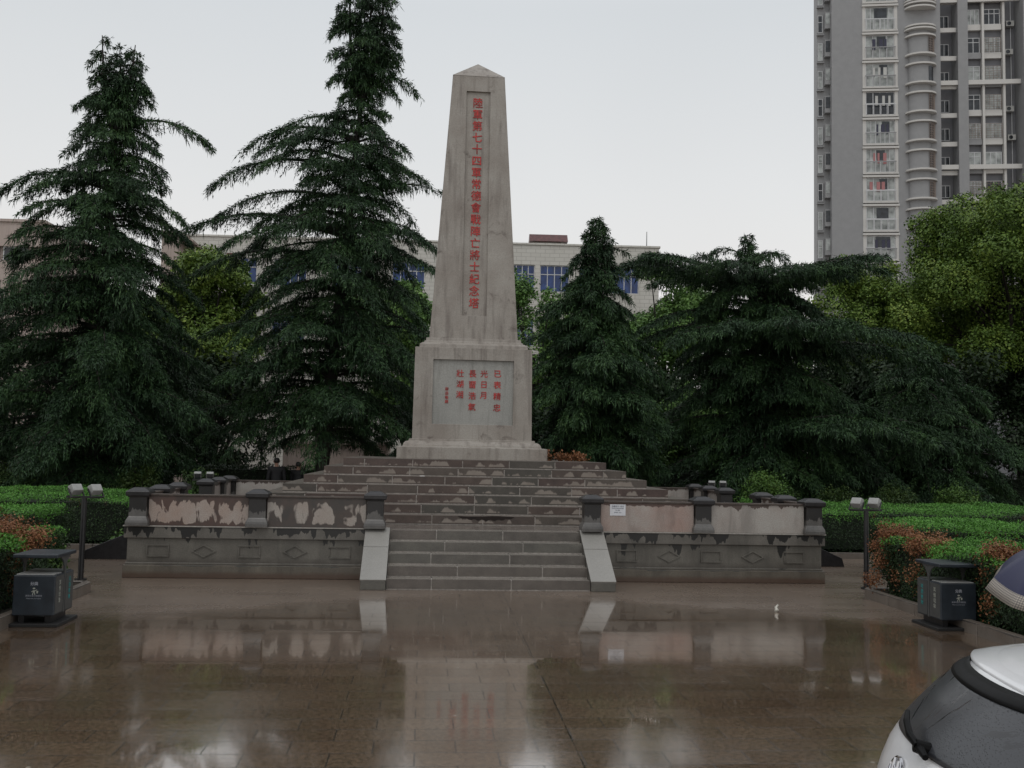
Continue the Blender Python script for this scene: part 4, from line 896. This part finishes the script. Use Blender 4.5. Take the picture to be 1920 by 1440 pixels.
def disc(mb, cx, cy, r, z0, z1, a0=180, a1=360, n=18, rx=None):
    pts = [(cx+(rx or r)*math.cos(R(a0+(a1-a0)*i/n)), cy+r*math.sin(R(a0+(a1-a0)*i/n))) for i in range(n+1)]
    mb.poly(pts, 'z', z0, z1)
for k in nf:                                  # half round bays between grey shafts
    za = 27.15+FP*(k-8); zb = 29.26+FP*(k-8)
    by = None
    for zz, rx in ((za, 1.65), (zb, 1.65))+(((zb+.45, 1.7), (za-.35, 1.7)) if k >= 15 else ()):
        m = MB(); disc(m, 10.85, 0, 1.15, zz-.09, zz+.09, rx=rx); o = P2(m.build('bay_slab', M_TC, None), tw); by = by or o
    m = MB()
    if k < 15:
        m = MB(); disc(m, 10.85, 0, .85, za+.09, zb-.09, rx=1.3); disc(m, 10.75, 0, .6, zb+.09, za+FP-.09, rx=1.15)
        bw_ = m.build('bay_wall', M_TG, None); bw_.parent = by
        m = MB(); disc(m, 10.85, 0, .88, za+.2, zb-.25, a0=300, a1=352, n=8, rx=1.33); q = m.build('bay_window', M_DGL, None); q.parent = by
        if rt_.random() < .8:
            m = MB()
            for i in range(7): an = R(298+i*9); m.box(10.85+1.42*math.cos(an), .95*math.sin(an)-.03, za+.1, 10.89+1.42*math.cos(an), .95*math.sin(an), zb-.1)
            for j in range(7):
                zz = za+.2+j*.26; m.tube([(10.85+1.43*math.cos(R(an)), .96*math.sin(R(an)), zz) for an in (298, 315, 332, 352)], .02, 4)
            q = m.build('grille', M_GRILLE, None, merge=False); q.parent = by
    else:
        disc(m, 10.85, 0, .95, zb+.6, za+FP-.1, rx=1.35); bw_ = m.build('bay_window', M_CURT, None); bw_.parent = by
        m = MB()
        for i in range(9): a = R(180+180*i/8); m.box(10.85+1.37*math.cos(a)-.03, .97*math.sin(a)-.03, zb+.6, 10.85+1.37*math.cos(a)+.03, .97*math.sin(a)+.03, za+FP-.1)
        q = m.build('mullions', M_FRAME, None, merge=False); q.parent = by
m = MB()
for k in nf:                                   # cream spandrels, beams and frames of the right wing
    z = F0+FP*k
    m.box(13.0, .6, z+.12, 14.83, .85, z+.62)
for z in (33.8, 43.2, 52.5): m.box(13.0, .2, z, 21.38, .45, z+.5)
for x in (17.5, 19.65): m.box(x, .5, 15, x+.24, 1.05, ZT)
P2(m.build('cream_beams', M_TC, None, merge=False), tw)
for k in nf:
    z = F0+FP*k
    window(tw, 13.5, z+1.2, 14.5, z+2.6, 2.12, M_DGL, 2, 0, .07)
    for (a, b) in ((16.0, 17.45), (17.78, 19.6)):
        wd = window(tw, a+.03, z+1.0, b-.05, z+2.75, .98, M_CURT if rt_.random() < .65 else M_DGL, rt_.choice((2, 3)), rt_.choice((0, .3)), .07)
        m = MB(); m.box(a, .7, z+.3, b, 1.09, z+.42); m.box(a, .72, z+.42, b, .80, z+.95); q = m.build('sill_parapet', M_TC if rt_.random() < .45 else M_TG, None, merge=False); q.parent = wd
        if rt_.random() < .3:
            m = MB()
            for j in range(7): m.box(a+.05, .55, z+1.0+j*.26, b-.1, .58, z+1.03+j*.26)
            for j in range(5): m.box(a+.05+j*(b-a-.2)/4, .55, z+1.0, a+.08+j*(b-a-.2)/4, .58, z+2.6)
            q = m.build('grille', M_GRILLE, None, merge=False); q.parent = wd
    if k % 3 != 1:
        xa = 20.15+rt_.random()*.25; m = MB(); m.box(xa, 1.45, z+1.0, xa+.85, 1.98, z+1.6); q = P2(m.build('air_conditioner', M_AC, None), tw)
        m = MB(); m.tube([(xa+.32, 1.449, z+1.3), (xa+.32, 1.43, z+1.3)], .22, 14); m.build('fan', M_DGL, q)
m = MB()
for x in (20.1, 21.0): m.tube([(x, 1.9, 10), (x, 1.9, ZT)], .05, 6, cap=False)
P2(m.build('downpipe', M_FRAME, None, merge=False), tw)
m = MB(); m.box(.08, 1.3, 0, 1.428, 3.2, ZT); P2(m.build('corner_wall', M_TG, None), tw)
for k in nf:                                   # narrow set-back strip at the left corner: tall windows, box bays, ledges
    z = F0+FP*k
    q = window(tw, .14, z+.75, .68, z+2.75, 1.22, M_CURT if k % 3 else M_DGL, 1, .4, .06)
    m = MB(); m.box(.0, 1.0, z+.40, .78, 1.299, z+.52); m.box(.03, 1.05, z+.58, .75, 1.299, z+.66); P2(m.build('ledge', M_TG, None, merge=False), tw)
    m = MB(); m.box(.84, .62, z+1.0, 1.425, 1.299, z+2.9); q = P2(m.build('box_bay', M_TG, None), tw)
    m = MB(); m.box(.9, .59, z+1.5, 1.36, .618, z+2.75); m.build('pane', M_CURT if k % 2 else M_DGL, q)
# ================================================================ people
M_CLOTH = plain('black_wet_clothing', (.010, .010, .012), .7, var=.3, scale=20, bump=.3); M_CLOTH2 = plain('dark_navy_coat', (.012, .014, .028), .7, var=.3, scale=20, bump=.3)
M_SKIN = plain('skin', (.30, .17, .12), .5, var=.08); M_LIP = plain('lips', (.22, .07, .06), .5); M_HAIR = plain('black_hair', (.008, .007, .006), .45, var=.3, scale=60, bump=.4)
def skin_mesh(name, verts, edges, mat, parent, root=0, sub=2):
    me = bpy.data.meshes.new(name); me.from_pydata([v[:3] for v in verts], edges, [])
    o = bpy.data.objects.new(name, me); COL.objects.link(o)
    s = o.modifiers.new('skin', 'SKIN'); s.use_smooth_shade = True
    for i, v in enumerate(verts):
        d = me.skin_vertices[0].data[i]; d.radius = (v[3], v[4] if len(v) > 4 else v[3]); d.use_root = (i == root)
    b = o.modifiers.new('sub', 'SUBSURF'); b.levels = sub; b.render_levels = sub
    m2 = bpy.data.meshes.new_from_object(o.evaluated_get(bpy.context.evaluated_depsgraph_get())); bpy.data.objects.remove(o)
    m2.materials.clear(); m2.materials.append(mat); o = bpy.data.objects.new(name, m2); COL.objects.link(o); o.parent = parent
    return o
def person(loc, rz, label, arm_r, arm_l, coat=M_CLOTH, h=1.70, group=None):
    """arm = (elbow, wrist, finger direction) in local metres, person looks along +y"""
    t = empty('person', loc, label, 'person', group, rz); k = h/1.70
    V = [(0, 0, .93, .10, .08), (0, 0, 1.08, .125, .09), (0, .01, 1.25, .15, .10), (0, .0, 1.38, .14, .085), (0, 0, 1.45, .058), (0, .015, 1.52, .055), (0, .02, 1.57, .075, .085), (0, .02, 1.63, .082, .095), (0, .01, 1.68, .055, .06)]
    E = [(i, i+1) for i in range(8)]
    V.append((0, .105, 1.585, .014)); E.append((6, 9))                       # nose and chin
    for s, arm in ((1, arm_r), (-1, arm_l)):
        b = len(V); sh_ = (s*.185, 0, 1.40); el, wr, fd = arm; el = Vector(el); wr = Vector(wr); fd = Vector(fd).normalized()
        V += [(*sh_, .06), (*el, .042), (*wr, .028), (*(wr+fd*.05), .034, .018), (*(wr+fd*.085), .036, .016)]
        E += [(3, b), (b, b+1), (b+1, b+2), (b+2, b+3), (b+3, b+4)]
        sd_ = fd.cross(Vector((0, 0, 1))); sd_ = sd_.normalized() if sd_.length > .1 else Vector((0, 1, 0)); cl = sd_.cross(fd).normalized()
        for q, (o_, l_) in enumerate(((-.030, .030), (-.010, .036), (.010, .034), (.030, .026))):
            p0 = wr+fd*.10+sd_*o_; c = len(V); V += [(*p0, .0088), (*(p0+fd*l_-cl*.012), .0085), (*(p0+fd*l_*1.3-cl*.036), .0075)]; E += [(b+4, c), (c, c+1), (c+1, c+2)]
        p0 = wr+fd*.04-sd_*.035; c = len(V); V += [(*p0, .011), (*(p0-sd_*.018+fd*.03-cl*.008), .0095), (*(p0-sd_*.016+fd*.055-cl*.022), .0085)]; E += [(b+3, c), (c, c+1), (c+1, c+2)]
        b = len(V); V += [(s*.085, 0, .82, .07), (s*.10, .02, .49, .056), (s*.105, -.01, .09, .038), (s*.105, .03, .035, .035, .03), (s*.11, .15, .025, .032, .02)]
        E += [(0, b), (b, b+1), (b+1, b+2), (b+2, b+3), (b+3, b+4)]
    V = [tuple(c*k for c in v) for v in V]
    skin_mesh('body', V, E, M_SKIN, t)
    # clothing: jacket over the torso and arms, trousers, hair cap
    J = [(0, 0, .80, .17, .135), (0, 0, .93, .172, .135), (0, 0, 1.06, .165, .13), (0, .01, 1.18, .175, .135), (0, .01, 1.29, .18, .13), (0, 0, 1.385, .165, .11), (0, 0, 1.455, .075)]; JE = [(0, 1), (1, 2), (2, 3), (3, 4), (4, 5), (5, 6)]
    for s, arm in ((1, arm_r), (-1, arm_l)):
        b = len(J); el, wr, fd = arm; el = Vector(el); wr = Vector(wr); w2 = el.lerp(wr, .92); J += [(s*.19, 0, 1.40, .078), (*el, .06), (*w2, .045)]; JE += [(5, b), (b, b+1), (b+1, b+2)]
    skin_mesh('jacket', [tuple(c*k for c in v) for v in J], JE, coat, t)
    T = [(0, 0, 1.0, .148, .115), (0, 0, .90, .152, .12)]; TE = [(0, 1)]
    for s in (1, -1):
        b = len(T); T += [(s*.085, 0, .72, .098), (s*.10, .02, .49, .078), (s*.105, -.01, .07, .066)]; TE += [(1, b), (b, b+1), (b+1, b+2)]
    skin_mesh('trousers', [tuple(c*k for c in v) for v in T], TE, M_CLOTH, t)
    H = [(0, -.02, 1.55, .075, .06), (0, -.015, 1.62, .095, .085), (0, 0, 1.675, .085, .085), (0, .02, 1.70, .05, .05)]
    skin_mesh('hair', [tuple(c*k for c in v) for v in H], [(0, 1), (1, 2), (2, 3)], M_HAIR, t)
    for s in (-1, 1):
        m = MB(); m.tube([(s*.031*k, .094*k, 1.615*k), (s*.031*k, .106*k, 1.615*k)], .009*k, 8); m.build('eye', M_BLACK, t)
        m = MB(); m.tube([(s*.074*k, .01*k, 1.63*k), (s*.088*k, .0, 1.61*k), (s*.078*k, .01*k, 1.575*k)], [.012*k, .016*k, .008*k], 7); m.build('ear', M_SKIN, t)
    m = MB(); m.tube([(-.022*k, .088*k, 1.545*k), (0, .096*k, 1.547*k), (.022*k, .088*k, 1.545*k)], .006*k, 6); m.build('mouth', M_LIP, t)
    for s in (-1, 1): m = MB(); m.poly([(s*.105, .03), (s*.06, -.09), (s*.15, -.09), (s*.16, .1), (s*.13, .2), (s*.08, .2), (s*.06, .1)][1:], 'z', 0, .07); m.build('shoe', M_BLACK, t, bevel=.015)
    return t
dn = ((.23, .0, 1.12), (.25, .06, .88), (.0, .2, -1)); dl = ((-.23, .0, 1.12), (-.25, .06, .88), (.0, .2, -1))
person((-5.62, 15.6, .0), R(15), 'standing person in black clothes left of the trunk of the leaning cedar', dn, dl, h=1.82, group=None)
person((-5.0, 16.0, .0), R(-20), 'person in black half hidden behind the trunk of the leaning cedar', ((.23, .03, 1.12), (.12, .2, 1.05), (-.6, .4, .2)), dl, h=1.70)
# ================================================================ umbrella and its holder behind the car
UC = Vector((3.03, -9.62, 1.40))
person((3.25, -9.45, 0), R(180), 'person in dark clothes under the blue umbrella behind the white car', ((.27, -.05, 1.18), (.195, .06, 1.16), (-.1, 1, .1)), dl, coat=M_CLOTH2, h=1.50)
def umb_mat():
    g = G('navy_umbrella_fabric'); uv = g.uv(); s = g.n('ShaderNodeSeparateXYZ', {0: uv}); a, r = s.outputs[0], s.outputs[1]
    bx = g.math('FRACT', g.math('MULTIPLY', a, 22)); by = g.math('FRACT', g.math('MULTIPLY', r, 44))
    c = g.mix(g.math('MULTIPLY', g.math('GREATER_THAN', bx, .72), .75), (.40, .36, .30), (.06, .055, .08)); c = g.mix(g.math('MULTIPLY', g.math('LESS_THAN', by, .35), .75), c, (.10, .09, .10))
    g.col(g.mix(g.math('GREATER_THAN', r, .86), (.012, .014, .055), c)); g.rough(.42); g.bump(g.noise(g.obj(), 300, 2), .1, .001); return g.m
um = empty('umbrella', UC, 'navy umbrella with a beige checked border at the right picture edge', 'umbrella'); um.rotation_euler = (R(9), R(-9), R(11))
m = MB(); RU = .56; NR = 10
def up_(i, j, sub=6):        # i: angular step, j radial 0..1
    ph = 2*math.pi*i/(NR*sub); frac = (i % sub)/sub; scallop = math.sin(math.pi*frac)
    r = RU*math.sin(j*R(62))/math.sin(R(62))*(1-.055*scallop*j); z = .30*(math.cos(j*R(62))-math.cos(R(62)))/(1-math.cos(R(62)))-.012*scallop*j
    return (r*math.cos(ph), r*math.sin(ph), z-.02)
S6 = 6; NJ = 12
for i in range(NR*S6):
    for j in range(NJ):
        a, b = j/NJ, (j+1)/NJ; m.face([up_(i, a), up_(i+1, a), up_(i+1, b), up_(i, b)] if j else [up_(i, 0), up_(i+1, b), up_(i, b)], ([(i/S6, a), ((i+1)/S6, a), ((i+1)/S6, b), (i/S6, b)] if j else [(i/S6, 0), ((i+1)/S6, b), (i/S6, b)]), True)
o = m.build('canopy', umb_mat(), um); sm = o.modifiers.new('thick', 'SOLIDIFY'); sm.thickness = .002
m = MB()
for i in range(NR): m.tube([(up_(i*S6, j/6)[0]*.99, up_(i*S6, j/6)[1]*.99, up_(i*S6, j/6)[2]-.006) for j in range(7)], .003, 5)
m.build('ribs', M_LAMP, um, merge=False)
m = MB(); m.tube([(0, 0, .30), (0, 0, -.32)], .006, 8); m.tube([(0, 0, .28), (0, 0, .34)], [.008, .003], 8); m.build('shaft', M_ALU, um, merge=False)
m = MB(); m.tube([(0, 0, -.32), (0, 0, -.44)], .014, 10); m.build('handle', M_BLACK, um, merge=False)
# ================================================================ white hatchback
def paint():
    g = G('wet_white_car_paint'); p = g.obj(); v = g.n('ShaderNodeTexVoronoi', {'Vector': p, 'Scale': 95}, feature='F1').outputs[0]
    g.col(g.mix(g.step(g.noise(p, 3, 3), .35, .7), (.74, .745, .75), (.80, .80, .81))); g.rough(.28); g.b.inputs['Coat Weight'].default_value = .7; g.b.inputs['Coat Roughness'].default_value = .06
    g.bump(g.step(v, .32, .12), .22, .0012); return g.m
def car_glass():
    g = G('wet_tinted_rear_glass'); p = g.obj(); v = g.n('ShaderNodeTexVoronoi', {'Vector': p, 'Scale': 105}, feature='F1').outputs[0]; dr = g.step(v, .35, .12)
    s = g.n('ShaderNodeSeparateXYZ', {0: p}); ang = g.math('ARCTAN2', g.math('SUBTRACT', s.outputs[2], .98), g.math('SUBTRACT', .03, s.outputs[1]))
    rad = g.math('SQRT', g.math('ADD', g.math('POWER', g.math('SUBTRACT', .03, s.outputs[1]), 2.0), g.math('POWER', g.math('SUBTRACT', s.outputs[2], .98), 2.0)))
    nn = g.noise(g.n('ShaderNodeCombineXYZ', {0: g.math('MULTIPLY', ang, 5), 1: g.math('MULTIPLY', rad, 3)}).outputs[0], 1, 4, .7)
    wipe = g.math('MULTIPLY', g.step(nn, .60, .62), g.step(rad, .62, .5))
    dr = g.math('MULTIPLY', dr, g.math('SUBTRACT', 1, wipe))
    c0 = g.mix(g.math('MULTIPLY', dr, .8), (.030, .032, .037), (.005, .005, .006))
    g.col(g.mix(wipe, c0, (.012, .012, .014))); g.set(g.b.inputs['Roughness'], g.math('ADD', .08, g.math('MULTIPLY', g.math('SUBTRACT', 1, wipe), .2)))
    g.b.inputs['Specular IOR Level'].default_value = .95; g.bump(dr, .5, .002); return g.m
M_PAINT = paint(); M_CGL = car_glass(); M_STRIP = plain('matt_black_trim', (.003, .003, .003), .5); M_STRIP.node_tree.nodes['Principled BSDF'].inputs['Specular IOR Level'].default_value = .12
M_TRIM = plain('black_gloss_trim', (.006, .006, .007), .22, coat=.5); M_CHR = plain('chrome', (.6, .6, .62), .12, metal=1, var=.03)
M_TYRE = plain('tyre_rubber', (.014, .014, .014), .75, var=.2, bump=.3); M_RIM = plain('alloy_wheel', (.4, .4, .42), .3, metal=.9); M_TAIL = plain('red_tail_lamp_plastic', (.22, .008, .010), .12, var=.2)
car = empty('white_car', (.785, -11.52, 0), 'white hatchback with a wet black rear window at the lower right corner', 'car', rz=R(-12))
#        z     rear x  half w  front x corner depth rear, front
LV = [(.16, .16, .70, 3.86, .25, .45), (.24, .02, .80, 3.98, .32, .55), (.40, -.03, .845, 4.02, .40, .6), (.55, -.02, .855, 4.00, .42, .6), (.62, .03, .855, 3.96, .42, .6), (.74, .035, .85, 3.86, .40, .7), (.86, .05, .84, 3.62, .55, .8), (.95, .085, .825, 3.30, .55, .9), (1.0, .11, .79, 3.00, .54, .6), (1.08, .17, .745, 2.80, .52, .45), (1.18, .26, .70, 2.58, .48, .40), (1.28, .37, .655, 2.32, .42, .35), (1.345, .55, .60, 2.05, .35, .3), (1.385, .85, .50, 1.80, .25, .3), (1.40, 1.25, .30, 1.55, .12, .12)]
def lv(z):
    zs = [l[0] for l in LV]; return [float(np.interp(z, zs, [l[k] for l in LV])) for k in range(1, 6)]
def cap(t, c, p=2.15): return c*(1-max(0., 1-abs(t)**p)**(1/p))
def contour(z, n=14):
    xr, hw, xf, cr_, cf = lv(z); pts = []
    for i in range(-n, n+1): t = math.sin(math.pi/2*i/n); pts.append((xr+cap(t, cr_), -t*hw, z))
    sid = [(xr+cr_)+(xf-cf-xr-cr_)*k/8 for k in range(1, 8)]
    pts += [(x, -hw, z) for x in sid]
    for i in range(-n, n+1): t = math.sin(math.pi/2*i/n); pts.append((xf-cap(t, cf), t*hw, z))
    pts += [(x, hw, z) for x in sid[::-1]]
    return pts
ZS = sorted(set([l[0] for l in LV]+[.3, .48, .68, .8, .9, .975, 1.04, 1.13, 1.23, 1.32, 1.37, 1.395]))
m = MB(); rings = [contour(z) for z in ZS]; n = len(rings[0])
for a, b in zip(rings[:-1], rings[1:]):
    for k in range(n): j = (k+1) % n; m.face([a[k], b[k], b[j], a[j]], None, True)
m.face(rings[-1], None, True); m.face(rings[0][::-1])
body = m.build('body', M_PAINT, car)
def patch(name, mat, outline, kind, off=.006, par=car, nz=14):
    """thin shell that follows the body: kind rear (t,z) or side (x,z); outline gives z -> (lo, hi)"""
    zs_ = np.linspace(outline[0][0], outline[-1][0], nz); m = MB(); G_ = []
    for z in zs_:
        lo = float(np.interp(z, [o[0] for o in outline], [o[1] for o in outline])); hi = float(np.interp(z, [o[0] for o in outline], [o[2] for o in outline])); xr, hw, xf, cr_, cf = lv(z); row = []
        for i in range(17):
            q = lo+(hi-lo)*i/16
            if kind == 'rear': row.append((xr+cap(q, cr_)-off, -q*(hw+off*.5), z+off*.6))
            elif kind == 'front': row.append((xf-cap(q, cf)+off, q*(hw+off*.5), z+off*.6))
            else: row.append((q, kind*(hw+off), z+off*.2))
        G_.append(row)
    for a, b in zip(G_[:-1], G_[1:]):
        for i in range(16): m.face([a[i], b[i], b[i+1], a[i+1]], None, True)
    o = m.build(name, mat, par); sm = o.modifiers.new('t', 'SOLIDIFY'); sm.thickness = .004; sm.offset = 0
    return o
rw = patch('rear_window', M_CGL, [(1.03, -.40, .40), (1.045, -.64, .64), (1.075, -.79, .79), (1.11, -.85, .85), (1.2, -.87, .87), (1.275, -.86, .86)], 'rear')
for s in (-1, 1): patch('side_window', M_CGL, [(1.0, .95, 2.85), (1.12, .95, 2.62), (1.24, .98, 2.36), (1.32, 1.1, 2.1)], s, .005)
patch('windscreen', M_CGL, [(1.0, -.80, .80), (1.15, -.80, .80), (1.34, -.78, .78)], 'front', .004)
m = MB()                           # spoiler: a wing shaped lid over the top of the rear window
def sp(t, e): xr = .445+.12*abs(t)**2.5; return (xr+e*.52, -t*.60, 1.318+.077*e**.8-.012*abs(t)**3)
for k in range(-10, 10):
    t0, t1 = k/10, (k+1)/10
    for e in range(6):
        a, b = e/6, (e+1)/6; m.face([sp(t0, a), sp(t1, a), sp(t1, b), sp(t0, b)], None, True)
o = m.build('spoiler', M_PAINT, car); sm = o.modifiers.new('t', 'SOLIDIFY'); sm.thickness = .024; sm.offset = -1
bv = o.modifiers.new('b', 'BEVEL'); bv.width = .01; bv.segments = 3; bv.limit_method = 'ANGLE'; bv.angle_limit = R(40)
patch('spoiler_black_strip', M_STRIP, [(1.262, -.84, .84), (1.30, -.88, .88)], 'rear', .010, nz=4)  # black band below the spoiler lip
m = MB(); xw = lambda t, z: lv(z)[0]+cap(t, lv(z)[3])-.03          # wiper
m.tube([(xw(.18, 1.05)-.012, -.15, 1.065), (xw(.08, 1.06)-.022, -.07, 1.085), (xw(.03, 1.08)-.024, .02, 1.115), (xw(.12, 1.10)-.018, .10, 1.135)], [.016, .015, .013, .009], 8)
m.tube([(xw(.17, 1.05)+.03, -.14, 1.05), (xw(.17, 1.05)-.02, -.14, 1.065)], [.03, .026], 12)
m.tube([(xw(.17, 1.05)-.005, -.14, 1.06), (xw(.3, 1.04)-.012, -.23, 1.045)], [.02, .012], 8)
m.build('rear_wiper', M_STRIP, car, merge=False)
# badge: chrome oval ring with two slanting bars
m = MB(); zb_ = .93; xb = lv(zb_)[0]-.006; ring = []
for i in range(28):
    a = 2*math.pi*i/28; ring.append((xb-.004+.02*math.sin(a)*.9, .062*math.cos(a), zb_+.043*math.sin(a)))
m.tube(ring+[ring[0]], .007, 8, cap=False); 
for y in (-.026, .026): m.tube([(xb-.016, y-.006, zb_-.033), (xb+.006, y+.006, zb_+.036)], .0065, 8)
m.tube([(xb-.006, -.026, zb_-.006), (xb-.004, 0, zb_), (xb-.002, .026, zb_+.006)], .0065, 8); m.build('badge', M_CHR, car, merge=False)
for s in (-1, 1):
    patch('tail_lamp', M_TAIL, [(.66, .84, .998) if s > 0 else (.66, -.998, -.84), (.82, .84, .998) if s > 0 else (.82, -.998, -.84)], 'rear', .008)
    patch('headlight', M_GLASS, [(.62, .60 if s > 0 else -.97, .97 if s > 0 else -.60), (.76, .62 if s > 0 else -.96, .96 if s > 0 else -.62)], 'front', .008)
patch('tailgate_seam', M_TRIM, [(.60, -.80, .80), (.612, -.80, .80)], 'rear', .003, nz=2)
patch('lower_bumper', M_TRIM, [(.18, -.85, .85), (.30, -.9, .9)], 'rear', .006, nz=4)
m = MB(); m.box(lv(.52)[0]-.02, -.22, .45, lv(.52)[0]-.008, .22, .56); m.build('number_plate', plain('blue_number_plate', (.02, .05, .22), .4), car)
for x in (.80, 3.25):
    for s in (-1, 1):
        y = s*.76
        m = MB(); m.tube([(x, y-.10, .305), (x, y-.085, .305), (x, y+.085, .305), (x, y+.10, .305)], [.26, .305, .305, .26], 28); wl = m.build('wheel', M_TYRE, car, merge=False)
        m = MB(); m.tube([(x, y+s*.098, .305), (x, y+s*.108, .305)], [.215, .20], 24)
        for k in range(5): a = 2*math.pi*k/5; m.tube([(x, y+s*.11, .305), (x+.19*math.cos(a), y+s*.108, .305+.19*math.sin(a))], [.03, .022], 6)
        m.build('rim', M_RIM, wl, merge=False)
        m = MB(); m.tube([(x, y+s*.08, .305), (x, y+s*.105, .305)], .345, 28); m.build('wheel_arch', M_BLACK, car, merge=False)
for s in (-1, 1):
    m = MB(); m.tube([(2.65, s*.76, 1.0), (2.68, s*.86, 1.02), (2.68, s*.96, 1.02)], [.03, .07, .05], 10); m.build('wing_mirror', M_PAINT, car, merge=False)
    for x in (1.45, 2.3): m = MB(); m.box(x, s*.855-.012, .86, x+.16, s*.855+.012, .885); m.build('door_handle', M_PAINT, car, bevel=.005)
# ================================================================ little things
o = MB(); o.box(-.05, -.03, 0, .05, .03, .012); tag(o.build('paper_scrap', plain('crumpled_white_paper', (.65, .64, .62), .7), None), 'tiny white scrap of paper lying on a course of the pyramid', 'litter').location = (-1.09, Y1+TR*4+.1, .825+RZ*5+.002)
rg = np.random.default_rng(5); m = MB()
m.tube([(0, 0, .012), (.03, .01, .03), (.02, .03, .06), (.05, .02, .10)], [.02, .03, .022, .01], 6); o = tag(m.build('plastic_scrap', plain('pale_wet_plastic', (.5, .48, .42), .3), None), 'small pale crumpled wrapper lying on the wet paving right of the stairs', 'litter'); o.location = (3.9, -1.9, 0)
def dry_wreath(X, Y, z, seed, label):
    rg = np.random.default_rng(seed); root = empty('dried_flowers', (X, Y, z), label, 'flowers'); cl = [(X+rg.uniform(-.45, .45), Y+rg.uniform(-.2, .2), z+rg.uniform(.05, .1), .16, .07) for _ in range(9)]
    P(quads('foliage', leaf_cloud(rg, cl, 900, .06, .9, .2), L_BROWN), root)
dry_wreath(2.05, 6.6, 1.99, 3, 'heap of dried brown leaves on the top course right of the monument')
sp_ = empty('path_lamp', (-6.9, 20.5, 0), 'thin dark path lamp behind the standing person', 'lamp'); m = MB(); m.tube([(0, 0, 0), (0, 0, 2.05)], .03, 8); m.build('pole', M_LAMP, sp_); m = MB(); m.tube([(0, 0, 2.05), (0, 0, 2.2)], [.12, .05], 10); m.build('lamp_head', M_LAMP, sp_)
